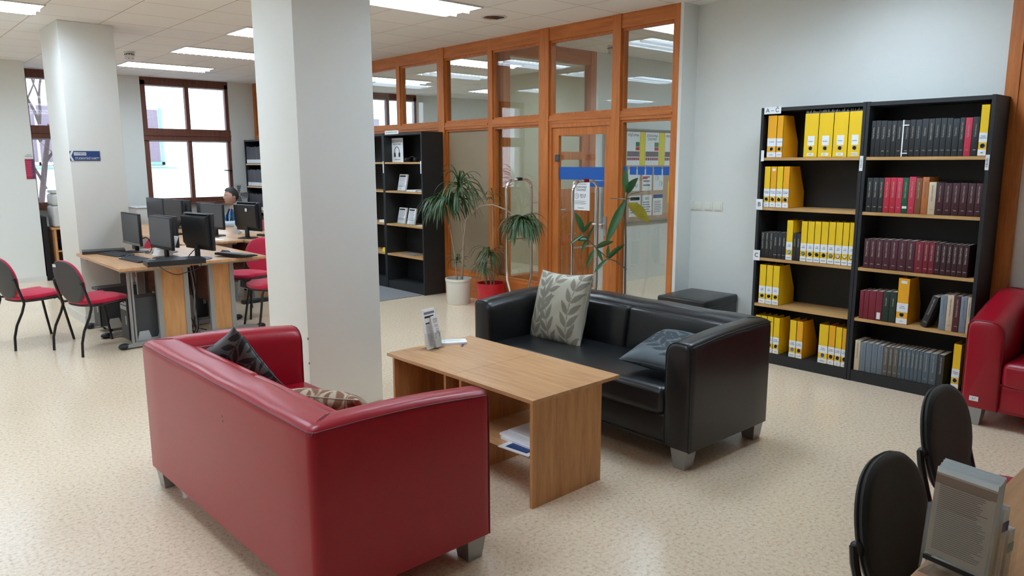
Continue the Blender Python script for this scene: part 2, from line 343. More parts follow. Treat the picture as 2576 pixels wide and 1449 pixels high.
# windows of the far wall
def window(i, a, b):
    z0, z1 = 0.99, ZC; y0, y1 = YW+0.02, YW+0.09; m = (a+b)/2+0.015
    w_ = bpy.data.objects.new('window_%d' % i, None); COL.objects.link(w_); w_['kind'] = 'structure'
    f = MB()
    f.box(a, a+0.08, y0, y1, z0, z1).box(b-0.055, b, y0, y1, z0, z1).box(a, b, y0, y1, z1-0.12, z1).box(a, b, y0, y1, z0, z0+0.07)
    f.box(a, b, y0-0.03, y1, 2.0, 2.19).box(m-0.03, m+0.03, y0-0.015, y1, z0, z1).box(a, b, y0-0.045, y1, 2.075, 2.095)
    f.box(a, b, y0-0.01, y1, z1-0.05, z1)
    f.build('window_frame', 'brown', w_)
    box(a-0.0, b+0.0, YW-0.12, YW+0.03, z0-0.035, z0+0.0).build('window_sill', 'brown', w_)
    for (c, d) in ((a+0.08, m-0.03), (m+0.03, b-0.055)):
        for (e, g) in ((z0+0.07, 2.0), (2.19, z1-0.12)):
            box(c, d, y0+0.03, y0+0.036, e, g).build('pane', 'winglass', w_)
            bl = MB(); z = g-0.02
            while z > e+0.015:
                bl.box(c+0.005, d-0.005, y0+0.002, y0+0.018, z-0.0006, z+0.0006); z -= 0.019
            for u in (0.18, 0.85): bl.box(c+(d-c)*u-0.001, c+(d-c)*u+0.001, y0, y0+0.001, e, g)
            bl.box(c+0.005, d-0.005, y0+0.0, y0+0.02, g-0.02, g-0.002)
            bl.build('venetian_blind', 'blind', w_)
    h_ = MB().box(b-0.05, b-0.02, y0-0.05, y0, 1.50, 1.515).box(b-0.16, b-0.03, y0-0.05, y0-0.035, 1.50, 1.515); h_.build('handle', 'blackmetal', w_)
for i, (a, b) in enumerate(WINX): window(i+1, a, b)

# the glazed timber partition beside the corridor
PT = 0.10   # thickness
posts = [(4.032, 4.095), (4.69, 4.79), (5.648, 5.79), (6.557, 6.635), (7.446, 7.575), (8.412, 8.49), (9.30, 9.38), (10.2, 10.28), (11.1, 11.18), (12.0, 12.08), (12.92, 13.0)]
pf = MB()
for a, b in posts: pf.box(XW-0.012 if b-a > 0.09 else XW, XW+PT, a, b, 0, ZC)
struct('trim_1', pf, 'orange')
rl = MB()
for k in range(len(posts)-1):
    a, b = posts[k][1], posts[k+1][0]
    rl.box(XW, XW+PT, a, b, 2.865, ZC)
    rl.box(XW, XW+PT, a, b, 2.025, 2.11)
    rl.box(XW-0.008, XW+PT, a, b, 2.055, 2.075)
    if k != 1 : rl.box(XW, XW+PT, a, b, 0, 0.3 if k > 1 else 0.10)
struct('trim_2', rl, 'orangeh')
wi = 6
for k in range(len(posts)-1):
    a, b = posts[k][1], posts[k+1][0]
    for lev in (0, 1):
        if k == 1 and lev == 0: continue
        z0, z1 = ((0.3 if k > 1 else 0.10), 2.025) if lev == 0 else (2.11, 2.865)
        w_ = bpy.data.objects.new('window_%d' % wi, None); COL.objects.link(w_); w_['kind'] = 'structure'; wi += 1
        e = 0.022; f = MB(); x0, x1 = XW+0.02, XW+0.075
        f.box(x0, x1, a, a+e, z0, z1).box(x0, x1, b-e, b, z0, z1).box(x0, x1, a+e, b-e, z0, z0+e).box(x0, x1, a+e, b-e, z1-e, z1)
        f.build('window_frame', 'orange', w_)
        frosted = (k >= 3 and lev == 0)
        box(XW+0.045, XW+0.051, a+e, b-e, z0+e, z1-e).build('pane', 'frost' if frosted else 'glass', w_)
# glazed entrance door
d_ = bpy.data.objects.new('door_1', None); COL.objects.link(d_); d_['kind'] = 'structure'
a, b = 4.79, 5.648
MB().box(XW+0.005, XW+0.09, a, a+0.03, 0, 2.025).box(XW+0.005, XW+0.09, b-0.035, b, 0, 2.025).box(XW+0.005, XW+0.09, a+0.03, b-0.035, 1.985, 2.025).build('door_frame', 'orange', d_)
a, b = 4.82, 5.613
MB().box(XW+0.02, XW+0.06, a, a+0.07, 0.01, 1.98).box(XW+0.02, XW+0.06, b-0.09, b, 0.01, 1.98).box(XW+0.02, XW+0.06, a+0.07, b-0.09, 1.955-0.05, 1.98).box(XW+0.02, XW+0.06, a+0.07, b-0.09, 0.01, 0.30).build('door_leaf', 'orange', d_)
box(XW+0.036, XW+0.042, a+0.07, b-0.09, 0.30, 1.905).build('pane', 'glass', d_)
box(XW+0.032, XW+0.0335, a+0.07, b-0.09, 1.455, 1.583).build('blue_stripe', 'blue', d_)
box(XW+0.032, XW+0.0335, a+0.07, 5.094, 1.388, 1.447).build('blue_stripe', 'blue', d_)
MB().tube([(XW+0.0, 4.87, 1.02), (XW-0.03, 4.87, 1.02), (XW-0.03, 4.99, 1.02)], 0.009).box(XW+0.012, XW+0.02, 4.85, 4.89, 0.9, 1.1).build('door_handle', 'alu', d_)
MB().rbox(XW+0.0, XW+0.02, 5.50, 5.56, 1.64, 1.71, 0.004, 1).build('door_contact_box', 'greyplastic', d_)
for i, (a, b) in enumerate([(4.623, 4.668), (4.512, 4.591), (4.414, 4.496), (4.323, 4.398), (4.218, 4.305), (4.126, 4.204)]):
    tag(box(XW+0.0425, XW+0.044, a, b, 1.512, 1.588).build('window_stripe', 'blue'), 'blue safety square on the glass beside the entrance door, %s from the door post' % ['first', 'second', 'third', 'fourth', 'fifth', 'sixth'][i], 'window stripe', 'blue safety squares on the side glass')

# corridor behind the partition
YP = 6.482
struct('wall_corridor', box(7.30, 12.0, YP, YP+0.12, 0, ZC), 'wall')
cp = MB().box(5.74, 5.84, YP, YP+0.1, 0, ZC).box(6.46, 6.56, YP, YP+0.1, 0, ZC).box(7.2, 7.30, YP-0.01, YP+0.1, 0, ZC)
struct('trim_3', cp, 'orange')
struct('trim_4', MB().box(5.84, 6.46, YP, YP+0.1, 2.83, ZC).box(6.56, 7.2, YP, YP+0.1, 2.83, ZC).box(5.84, 6.46, YP, YP+0.1, 2.05, 2.15).box(6.56, 7.2, YP, YP+0.1, 2.05, 2.15).box(5.84, 6.46, YP, YP+0.1, 0, 0.3), 'orangex')
for n_, (a, b, z0, z1) in enumerate([(5.84, 6.46, 0.3, 2.05), (5.84, 6.46, 2.15, 2.83), (6.56, 7.2, 2.15, 2.83)]):
    w_ = bpy.data.objects.new('window_%d' % wi, None); COL.objects.link(w_); w_['kind'] = 'structure'; wi += 1
    box(a, b, YP+0.05, YP+0.056, z0, z1).build('pane', 'glass', w_)
d2 = bpy.data.objects.new('door_2', None); COL.objects.link(d2); d2['kind'] = 'structure'
MB().box(6.56, 7.2, YP+0.02, YP+0.07, 0.005, 1.30).box(6.56, 6.68, YP+0.02, YP+0.07, 1.30, 2.05).box(7.08, 7.2, YP+0.02, YP+0.07, 1.30, 2.05).box(6.68, 7.08, YP+0.02, YP+0.07, 1.95, 2.05).box(6.68, 7.08, YP+0.02, YP+0.07, 1.66, 1.76).box(6.70, 7.06, YP+0.01, YP+0.02, 0.25, 1.2).build('door_leaf', 'orange', d2)
box(6.68, 7.08, YP+0.045, YP+0.05, 1.30, 1.95).build('pane', 'glass', d2)
MB().box(6.60, 6.64, YP+0.01, YP+0.02, 0.92, 1.14).tube([(6.62, YP, 1.05), (6.62, YP-0.03, 1.05), (6.73, YP-0.03, 1.05)], 0.009).build('door_handle', 'alu', d2)
struct('wall_far_room', box(8.2, 8.32, YP+0.12, 9.6, 0, ZC), 'beigewall')

# entrance frame at the right edge
struct('trim_5', MB().box(XR-0.02, XR+0.08, 1.44, 1.575, 0, ZC).box(XR-0.03, XR+0.06, 1.495, 1.52, 0, ZC), 'orange')
struct('trim_6', box(XR+0.0, XR+0.08, 0.35, 1.44, 2.30, 2.40), 'orangeh')
struct('wall_right_panel', box(XR+0.03, XR+0.07, 0.35, 1.44, 0, 2.3), 'wall')
struct('wall_right_transom', box(XR+0.03, XR+0.07, 0.35, 1.44, 2.4, ZC), 'wall')

# ------------------------------------------------------------------ outdoors
def outdoors():
    t = tag(thing('apartment_building', 'pale rendered building with trimmed windows standing across the street', 'building', (0, 17.0, 0)))
    MB().box(-9, 16, 0, 0.4, -4, 14).build('facade', 'facade', t)
    for cx in (-2.1, 0.75, 3.0, 4.96, 7.9, 10.4):
        f = MB().box(cx-0.34, cx+0.44, -0.05, 0, 1.55, 2.87).build('window_surround', 'facadetrim', t)
        MB().box(cx-0.28, cx+0.36, -0.07, -0.05, 1.60, 1.66).box(cx-0.28, cx-0.22, -0.07, -0.05, 1.6, 2.78).box(cx+0.30, cx+0.36, -0.07, -0.05, 1.6, 2.78).box(cx+0.0, cx+0.04, -0.07, -0.05, 1.6, 2.78).build('window_frame', 'white' if cx != 4.96 else 'fgreen', f)
        box(cx-0.22, cx+0.28, -0.06, -0.05, 1.66, 2.74).build('pane', 'fdark', f)
        MB().box(cx-0.46, cx+0.56, -0.16, 0, 1.45, 1.52).box(cx-0.42, cx+0.5, -0.12, 0, 1.40, 1.45).build('window_ledge', 'facadetrim', f)
        box(cx-0.46, cx+0.56, -0.17, 0, 1.52, 1.545).build('ledge_flashing', 'fgreen', f)
outdoors()
struct('street_ground', box(-12, 20, YW+0.4, 18, -4.1, -4.0), 'facadetrim')
def tree():
    t = thing('bare_tree', 'bare leafless tree with forked branches outside the narrow window', 'tree', (2.72, 15.0, -4.0))
    rnd = random.Random(3)
    tr = MB(); tr.tube([(0, 0, 0), (0.03, 0, 4.0), (-0.10, 0, 4.9), (0.02, 0, 5.6), (0.15, 0, 6.3)], [0.10, 0.07, 0.05, 0.045, 0.03], 7); tr.build('trunk', 'bark2', t)
    br = MB()
    def branch(p, d, l, r, n):
        pts = [p]; q = Vector(p); dd = Vector(d)
        for i in range(5): dd = (dd+Vector((rnd.uniform(-.3, .3), rnd.uniform(-.2, .2), rnd.uniform(-.05, .3)))*0.6).normalized(); q = q+dd*l/5; pts.append(tuple(q))
        br.tube(pts, [r*(1-0.14*i) for i in range(6)], 5)
        if n:
            for i in (2, 3, 5): branch(pts[i], (dd+Vector((rnd.uniform(-.9, .9), rnd.uniform(-.3, .3), rnd.uniform(0, .5)))).normalized(), l*0.6, r*0.55, n-1)
    for z, dx in ((4.3, -.5), (4.8, .6), (5.2, -.4), (5.6, .5), (6.0, -.3), (6.3, .3), (6.3, -.2)): branch((0.0, 0, z), (dx, 0.1, 0.8), 1.1, 0.028, 2)
    br.build('branches', 'bark2', t)
tree()

# ------------------------------------------------------------------ ceiling fixtures
def light_proto(kind):
    t = thing('ceiling_light', 'recessed fluorescent ceiling light', 'ceiling light')
    lx, ly = 1.18, 0.56
    f = MB(); e = 0.014
    f.box(-lx/2, lx/2, -ly/2, -ly/2+e, -0.012, 0.0).box(-lx/2, lx/2, ly/2-e, ly/2, -0.012, 0).box(-lx/2, -lx/2+e, -ly/2+e, ly/2-e, -0.012, 0).box(lx/2-e, lx/2, -ly/2+e, ly/2-e, -0.012, 0)
    f.build('light_frame', 'lframe', t)
    box(-lx/2+e, lx/2-e, -ly/2+e, ly/2-e, -0.004, -0.002).build('lamp_panel', 'lamp', t)
    g = MB()
    for k in range(1, 3):
        y = -ly/2+ly*k/3; g.prism([(-0.012, -0.004), (0.012, -0.004), (0, -0.035)], lambda p, s: (s, y+p[0], p[1]), -lx/2+e, lx/2-e)
    n = 16
    for k in range(1, n):
        x = -lx/2+lx*k/n
        for j in range(3):
            ya, yb = -ly/2+ly*j/3+0.012, -ly/2+ly*(j+1)/3-0.012
            ym = (ya+yb)/2
            g.add([(x, ya, -0.004), (x, ym, -0.03), (x, yb, -0.004), (x+0.004, ya, -0.004), (x+0.004, ym, -0.03), (x+0.004, yb, -0.004)], [(0, 1, 2), (3, 5, 4), (0, 3, 4, 1), (1, 4, 5, 2), (2, 5, 3, 0)])
    g.build('louvre', 'louvre', t)
    return t
lp = light_proto(0)
spots = [((3.87, 5.58), 'fluorescent ceiling light just behind the near white pillar'), ((3.87, 7.90), 'ceiling light half hidden behind the left edge of the near pillar'),
    ((3.85, 9.62), 'ceiling light with lit louvres, second from the tall window wall'), ((3.72, 11.46), 'ceiling light nearest to the tall brown window'),
    ((0.96, 8.02), 'ceiling light beside the far pillar, cut by the picture edge'), ((0.85, 10.6), 'ceiling light whose tip shows beyond the far pillar at the picture edge'),
    ((4.65, 2.15), 'ceiling light close to the white wall above the bookcases'), ((3.87, 3.25), 'ceiling light over the low table between the sofas'), ((0.96, 5.4), 'ceiling light over the open floor behind the red sofa'),
    ((0.96, 2.9), 'ceiling light over the floor in front of the red sofa'), ((-2.2, 8.02), 'ceiling light over the far left aisle'),
    ((-2.2, 5.4), 'ceiling light over the middle of the left aisle'), ((-2.2, 2.9), 'ceiling light over the near left aisle'), ((-2.2, 11.0), 'ceiling light by the left aisle windows'),
    ((6.75, 4.75), 'very bright ceiling light inside the corridor beyond the glass'), ((9.2, 4.9), 'second corridor ceiling light beyond the glass'), ((6.9, 8.3), 'ceiling light in the room behind the notice wall'),
    ((7.2, 10.9), 'ceiling light near the window of the room beyond the glass'), ((9.9, 11.3), 'far corner ceiling light of the room beyond the glass')]
for i, ((x, y), lb) in enumerate(spots):
    o = lp if i == 0 else copy_tree(lp)
    place(o, (x, y, ZC), 0, lb, 'fluorescent ceiling lights')
t = thing('downlight', 'round recessed downlight with chrome reflector in the ceiling', 'downlight', (4.84, 5.60, ZC))
MB().lathe([(0.125, 0.0), (0.125, -0.006), (0.105, -0.008), (0.10, 0)], 28).build('trim_ring', 'lframe', t)
m_ = MB().lathe([(0.10, -0.004), (0.07, -0.0035), (0.02, -0.002), (0.001, -0.002)], 28)
m_.build('reflector', 'chrome', t)
g = MB()
for k in range(-3, 4): g.box(k*0.026-0.003, k*0.026+0.003, -0.06, 0.06, -0.007, -0.005)
g.build('baffle', 'slate', t)
def detector(x, y, lb):
    t = thing('smoke_detector', lb, 'smoke detector', (x, y, ZC))
    MB().lathe([(0.001, -0.001), (0.06, -0.001), (0.06, -0.02), (0.001, -0.02)], 20).build('base', 'lframe', t)
    MB().lathe([(0.03, -0.02), (0.05, -0.03), (0.055, -0.075), (0.04, -0.095), (0.001, -0.098)], 20).build('housing', 'lframe', t)
    g = MB()
    for k in range(10):
        a = k*math.pi/5; g.box(0.049*math.cos(a)-0.008, 0.049*math.cos(a)+0.008, 0.049*math.sin(a)-0.008, 0.049*math.sin(a)+0.008, -0.042, -0.033)
    for k in range(6):
        a = k*math.pi/3; g.box(0.042*math.cos(a)-0.006, 0.042*math.cos(a)+0.006, 0.042*math.sin(a)-0.006, 0.042*math.sin(a)+0.006, -0.09, -0.08)
    g.build('vent_slots', 'slate', t)
detector(2.90, 10.25, 'small white ceiling detector beside the far pillar')
detector(7.04, 6.0, 'white ceiling detector seen through the glass above the entrance door')

# ------------------------------------------------------------------ bookcases and their contents
def bookcase(lb, loc, L, D, H, zs, back=True, group=None, bz=0.085):
    """front at local x=0 facing -X, depth to +D, along y 0..L"""
    t = thing('bookcase', lb, 'bookcase', loc, 0, group)
    s = 0.022
    for y in (0, L-s): box(0, D, y, y+s, 0, H).build('side_panel', 'blackwood', t)
    box(0.002, D, s, L-s, H-0.03, H-0.003).build('top_board', 'blackwood', t)
    box(D-0.008, D-0.001, s, L-s, 0.02, H-0.03).build('back_panel', 'blackwood', t)
    box(0.004, D-0.01, s, L-s, bz-0.02, bz).build('bottom_board', 'blackwood', t)
    box(0.006, 0.022, s, L-s, 0.0, bz-0.02).build('plinth', 'blackwood', t)
    for z in zs: box(0.004, D-0.01, s, L-s, z-0.022, z).build('shelf', 'shelfwood', t)
    return t
ZS = [1.663, 1.270, 0.862, 0.4845]; XB = 5.526; BZ = 0.085
bookcase('black bookcase with the A to Č sign holding mostly yellow files', (XB, 2.342, 0), 0.815, 0.315, 2.05, ZS)
bookcase('black bookcase beside the wooden door frame, holding rows of bound volumes', (XB, 1.535, 0), 0.803, 0.315, 2.05, ZS)
ORD = 'first second third fourth fifth sixth seventh eighth ninth tenth eleventh twelfth thirteenth fourteenth fifteenth sixteenth seventeenth eighteenth nineteenth twentieth'.split()
BC = {}
def bookmat(c):
    if c not in BC: BC[c] = mat('book_cloth_%d_%d_%d' % c, col(*c), 0.6, bump=0.3, bscale=500)
    return BC[c]
MAT_PAGES = 'offwhite'
def make_book(label, x, ya, yb, z, H, c, title, D=0.175, group=None, year='', ink='gold', lean=0):
    """spine faces -X; ya > yb"""
    th = ya-yb-0.0012; t = thing('book', label, 'book', (x, (ya+yb)/2, z), 0, group)
    h = th/2; b = 0.003
    cov = MB()
    cov.rbox(0, 0.006, -h, h, 0.0005, H, min(0.003, th*0.3), 2)
    cov.box(0.004, D, h-b, h, 0.0005, H).box(0.004, D, -h, -h+b, 0.0005, H)
    cov.build('cover', bookmat(c), t)
    box(0.0065, D-0.004, -h+b, h-b, 0.004, H-0.004).build('pages', MAT_PAGES if c[0] > 120 else 'offwhite', t)
    if title:
        sz = min(0.0125, th*0.42)
        text(title, sz, (-0.0006, 0, H*0.66), 'spine', ink, t)
    if year: text(year, min(0.010, th*0.32), (-0.0006, 0, H*0.16), '-X', ink, t)
    if lean: t.rotation_euler = (lean, 0, 0)
    return t
def make_file(label, x, ya, yb, z, H, m='yellow', lab='', year='', ring='chrome', style='band', D=0.25, extra=None, mags=0.0, hole='slate'):
    th = ya-yb-0.0012; h = th/2; t = thing('magazine_file', label, 'magazine file', (x, (ya+yb)/2, z), 0, 'yellow magazine files')
    w_ = 0.0022; pr = [(0, 0), (D, 0), (D*0.985, H*0.38), (D*0.62, H), (0, H)]
    b = MB()
    b.prism(pr, lambda p, s: (p[0], s, p[1]), -h, -h+w_); b.prism(pr, lambda p, s: (p[0], s, p[1]), h-w_, h)
    b.box(0, w_, -h, h, 0, H).box(0, D, -h, h, 0, w_)
    b.build('box', m, t)
    q = [(0.004, 0.003), (D-0.01, 0.003), (D-0.01, H*0.33), (D*0.6, H*0.9), (0.004, H*0.92)]
    if mags: q = [(0.004, 0.003), (D-0.01, 0.003), (D-0.01, H+mags*0.2), (0.02, H+mags), (0.008, H+mags*0.8)]
    c = MB(); n = max(3, int(th/0.006)); rr = random.Random(int(ya*1000))
    for k in range(n):
        y0 = -h+w_+(2*h-2*w_)*k/n; y1 = -h+w_+(2*h-2*w_)*(k+0.8)/n; dz = rr.uniform(-0.012, 0.0) if not mags else rr.uniform(-0.7*mags, 0.2*mags)
        c.prism([(p[0], p[1]+(dz if p[1] > 0.1 else 0)) for p in q], lambda p, s: (p[0], s, p[1]), y0, y1)
    c.build('magazines', 'offwhite' if not mags else 'greyink', t, kind='stuff')
    zc = H*0.205; hr = min(0.0135, th*0.26)
    rot = Matrix(((0, 0, -1), (0, 1, 0), (1, 0, 0)))
    MB().lathe([(hr*1.22, 0.0), (hr*1.22, 0.0012), (hr*0.95, 0.0018), (hr*0.92, 0.0)], 20, (0, 0, zc), rot).build('finger_ring', ring, t)
    MB().lathe([(hr*0.94, 0.0007), (0.0001, 0.0007)], 20, (0, 0, zc), rot).build('finger_hole', hole, t)
    if style == 'band':
        l = box(-0.0008, 0, -h+0.0015, h-0.0015, H*0.27, H*0.46); l2 = box(-0.0008, 0, -h+0.0015, h-0.0015, 0.004, H*0.13); s_ = min(0.0105, th*0.2)
    else:
        l = box(-0.0008, 0, -h*0.5, h*0.45, H*0.27, H*0.49); l2 = box(-0.0008, 0, -h*0.5, h*0.45, H*0.035, H*0.1); s_ = 0.0125
    l.build('label', 'white', t); l2.build('year_label', 'white', t)
    if lab: text(lab, s_, (-0.0014, 0, H*(0.375 if style == 'band' else 0.365)), '-X', 'blueink', t, ls=1.1)
    if year: text(year, s_*0.8, (-0.0014, 0, H*0.067), '-X', 'ink', t)
    if extra: box(-0.0008, 0, -h*0.5, h*0.5, H*0.89, H*0.95).build('spine_sticker', extra, t)
    return t
XS = XB+0.014
nfile = [0]
def F(rng, z, names, **kw):
    for i, (ya, yb, H) in enumerate(rng):
        k = dict(kw)
        for key in list(k):
            if isinstance(k[key], list): k[key] = k[key][i]
        make_file(names[i], XS, ya, yb, z, H, **k)
CA, CB = 'bookcase with the A to Č sign', 'bookcase beside the door frame'
F([(3.103, 3.024, 0.326), (3.024, 2.971, 0.323)], ZS[0], ['wider of two yellow files under the A to Č sign', 'narrower of two yellow files under the A to Č sign'], m='amber', lab='Architekt', year=['2010/2011', '2012/2013'])
F([(2.799, 2.687, 0.326), (2.687, 2.574, 0.325), (2.574, 2.463, 0.326), (2.463, 2.36, 0.326)], ZS[0],
  ['broad yellow Ateliér file of 2010, papers sticking out on top', 'broad yellow Ateliér file of 2011 on the top shelf', 'broad yellow Ateliér file of 2012 on the top shelf', 'broad yellow Ateliér file of 2013/2014 next to the upright'],
  m=['yellow', 'yellow', 'yellow', 'yellow'], lab='Ateliér', year=['2010', '2011', '2012', '2013/2014'], style='label', mags=0.028)
F([(3.11, 3.057, 0.323), (3.057, 3.003, 0.324), (3.003, 2.949, 0.324), (2.949, 2.895, 0.324)], ZS[1],
  ['yellow Business Spotlight file of 2010 beside the B tag', 'Business Spotlight file of 2011 with a pink sticker on top', 'yellow Business Spotlight file of 2012', 'yellow Business Spotlight file of 2013, last of its four'],
  m=['yellow', 'amber', 'yellow', 'amber'], lab='Business\nSpotlight', year=['2010', '2011', '2012', '2013'], extra=[None, 'white', None, None])
def B(rng, z, cols, titles, lab, group, years=None, start=0, ink='gold', D=0.175):
    for i, (ya, yb, H) in enumerate(rng):
        c = cols[i] if isinstance(cols, list) else cols; ti = titles[i % len(titles)]
        make_book(lab(i+start), XS, ya, yb, z, H, c, ti, D, group, (years[i % len(years)] if years else ''), (ink[i] if isinstance(ink, list) else ink))
BK, MR, CR, DG, SG, CRM, BL, BR, TP, OR = (38, 40, 42), (64, 26, 36), (120, 24, 44), (30, 48, 40), (84, 98, 108), (206, 188, 160), (122, 136, 150), (128, 78, 50), (92, 88, 84), (180, 108, 54)
RD, PK, GN = (184, 36, 58), (196, 48, 78), (18, 84, 52)
B([(3.112, 3.076, 0.209), (3.076, 3.039, 0.21), (3.039, 3.003, 0.21), (3.003, 2.965, 0.211), (2.965, 2.929, 0.214), (2.929, 2.894, 0.214)], ZS[2], BK, ['CIZÍ JAZYKY VE ŠKOLE', 'CIZÍ JAZYKY VE ŠKOLE', 'CIZÍ JAZYKY VE ŠKOLE', 'CIZÍ JAZYKY', 'CIZÍ JAZYKY', 'CIZÍ JAZYKY'],
  lambda i: 'black Cizí jazyky volume beside the C tag, %s of the six' % ORD[i], 'bound black volumes beside the C tag', ['', '', '', '68-69', '70-71', '72-73'])
F([(2.894, 2.839, 0.315)], ZS[2], ['lone yellow file between the black volumes on the third shelf'], lab='Cizí\njazyky', year='1991/1992', hole='sky')
B([(2.837, 2.808, 0.217), (2.808, 2.776, 0.217)], ZS[2], BK, ['CIZÍ JAZYKY'], lambda i: 'thin black volume squeezed between yellow files, %s' % ['nearer the lone file', 'nearer the eight files'][i], 'thin black volumes between yellow files')
F([(2.775, 2.723, 0.314), (2.723, 2.667, 0.315), (2.667, 2.615, 0.317), (2.615, 2.558, 0.318), (2.558, 2.504, 0.32), (2.504, 2.45, 0.321), (2.45, 2.401, 0.322), (2.401, 2.351, 0.324)], ZS[2],
  ['yellow Cizí jazyky file, %s in the row of eight from the thin black volumes' % ORD[i] for i in range(8)], lab='Cizí\njazyky', year=['1994/1995', '1996/1997', '1998/1999', '2000/2001', '2002/2003', '2004/2005', '2006/2007', '2008/2009'],
  hole=['greyink', 'slate', 'slate', 'slate', 'greyink', 'offwhite', 'offwhite', 'offwhite'])
F([(3.108, 3.047, 0.321), (3.047, 2.989, 0.322), (2.989, 2.931, 0.322)], ZS[3], ['yellow file standing nearest the wall on the fourth shelf, first of three', 'middle one of three yellow files on the otherwise empty shelf', 'yellow file with its side showing on the otherwise empty shelf'], lab='Cizí\njazyky', year=['2010/2011', '2012/2013', '2014/2015'])
F([(3.132-0.01, 3.072, 0.298), (3.072, 3.016, 0.3), (3.016, 2.96, 0.302), (2.96, 2.905, 0.3)], BZ, ['bottom shelf yellow file hidden deepest behind the black sofa', 'bottom shelf yellow file, second from the case side behind the sofa', 'bottom shelf yellow file, third from the case side behind the sofa', 'bottom shelf yellow file with its side showing beside the sofa arm'], lab='Česká\nliteratura', year='2010')
F([(2.82, 2.762, 0.302), (2.762, 2.707, 0.302)], BZ, ['thinner of the pair of yellow files standing alone on the bottom shelf', 'amber yellow file with its side showing, second of the bottom pair'], m=['yellow', 'amber'], lab='Česká\nliteratura', year=['2006/2010', '2011/2015'], hole=['greyink', 'slate'])
F([(2.58, 2.503, 0.307), (2.503, 2.45, 0.309), (2.45, 2.399, 0.305), (2.399, 2.346, 0.303)], BZ, ['broad yellow file with a blue finger hole on the bottom shelf', 'bottom shelf file beside the broad blue-holed one', 'bottom shelf file, third of the group by the upright', 'bottom shelf file touching the upright'], m=['yellow', 'amber', 'yellow', 'amber'], lab='Česká\nliteratura', year=['2010/2011', '2012', '2013', '2014'], hole=['blue', 'slate', 'slate', 'slate'])
# case B
CL = ['Česká literatura', 'Česká literatura', 'Česká literatura', 'Česká liter.', 'ČESKÁ LITERATURA']
B([(2.298, 2.269, 0.253), (2.269, 2.234, 0.254), (2.234, 2.192, 0.252), (2.192, 2.161, 0.249), (2.161, 2.127, 0.248), (2.127, 2.087, 0.247)], ZS[0], BK, CL, lambda i: 'black bound volume on the top shelf, %s from the upright' % ORD[i], 'black volumes on the top shelf', ['', '', '1968', '69', '', '1969'])
tie = tag(MB().box(XS-0.004, XS+0.16, 2.0785, 2.0865, ZS[0]+0.001, ZS[0]+0.25).box(XS-0.006, XS-0.002, 2.045, 2.087, ZS[0]+0.21, ZS[0]+0.218).box(XS-0.006, XS-0.002, 2.045, 2.087, ZS[0]+0.02, ZS[0]+0.027).build('ribbon_tied_booklet', 'white'), 'thin white booklet tied with tape among the black volumes', 'booklet')
B([(2.077, 2.04, 0.248), (2.04, 2.004, 0.251), (2.004, 1.964, 0.249), (1.964, 1.922, 0.253), (1.922, 1.884, 0.252), (1.884, 1.846, 0.253), (1.846, 1.809, 0.253), (1.809, 1.772, 0.251), (1.772, 1.732, 0.246), (1.732, 1.699, 0.251), (1.699, 1.657, 0.249), (1.657, 1.616, 0.252)], ZS[0],
  [BK]*2+[(42, 46, 50)]*8+[PK, BK], CL, lambda i: ('pink red volume standing out in the top shelf of black volumes' if i == 10 else 'black bound volume on the top shelf, %s after the white booklet' % ORD[i]), 'black volumes on the top shelf', ['1970', '1971', '1971', '1972', '1973', '1974', '1975', '1976', '1977', '1978', '1979', '1980'])
F([(1.616, 1.564, 0.326)], ZS[0], ['single yellow Česká literatura file at the end of the black volumes'], lab='Česká\nliteratura', year='1981')
b2c = [BK, BK, BK, RD, RD, PK, GN, PK, BR, OR, CRM]+[MR]*6
b2n = ['black volume nearest the upright on the second shelf', 'black Česká literatura volume, second on the second shelf', 'black volume touching the first red one', 'red volume next to the black ones', 'bright red volume in the middle of three reds', 'red volume touching the green one', 'green volume with a white label among red ones', 'tall red volume between green and brown ones', 'brown volume between red and orange ones', 'orange volume beside the cream one', 'cream volume on the second shelf']+['dark maroon volume on the second shelf, %s after the cream one' % ORD[i] for i in range(6)]
b2 = [(2.301, 2.261, 0.245), (2.261, 2.218, 0.246), (2.218, 2.181, 0.246), (2.181, 2.139, 0.248), (2.139, 2.096, 0.249), (2.096, 2.055, 0.248), (2.055, 2.015, 0.249), (2.015, 1.97, 0.256), (1.97, 1.929, 0.248), (1.929, 1.886, 0.255), (1.886, 1.838, 0.222), (1.838, 1.79, 0.218), (1.79, 1.74, 0.218), (1.74, 1.693, 0.218), (1.693, 1.646, 0.22), (1.646, 1.601, 0.219), (1.601, 1.56, 0.219)]
B(b2, ZS[1], b2c, ['ČESKÁ LITERATURA'], lambda i: b2n[i], 'volumes on the second shelf', ['1982', '1983', '1984', '1985', '1986', '1987', '', '1989', '', '1991', '1993', '1994', '1995', '1996', '1997', '1998', '1999'], ink=['gold']*9+['greyink']*2+['gold']*6)
tag(MB().box(XS-0.0015, XS-0.0005, 2.02, 2.05, ZS[1]+0.035, ZS[1]+0.052).build('shelf_label', 'white'), 'small white label stuck on the green volume', 'label')
b3 = [(2.288, 2.247, 0.214), (2.247, 2.204, 0.215), (2.204, 2.155, 0.216), (2.155, 2.104, 0.217), (2.104, 2.052, 0.219), (2.052, 1.994, 0.22), (1.994, 1.939, 0.221), (1.939, 1.884, 0.22), (1.884, 1.849, 0.221), (1.849, 1.812, 0.222), (1.812, 1.773, 0.22), (1.773, 1.736, 0.218), (1.736, 1.704, 0.218), (1.704, 1.669, 0.217), (1.669, 1.637, 0.217), (1.637, 1.603, 0.218)]
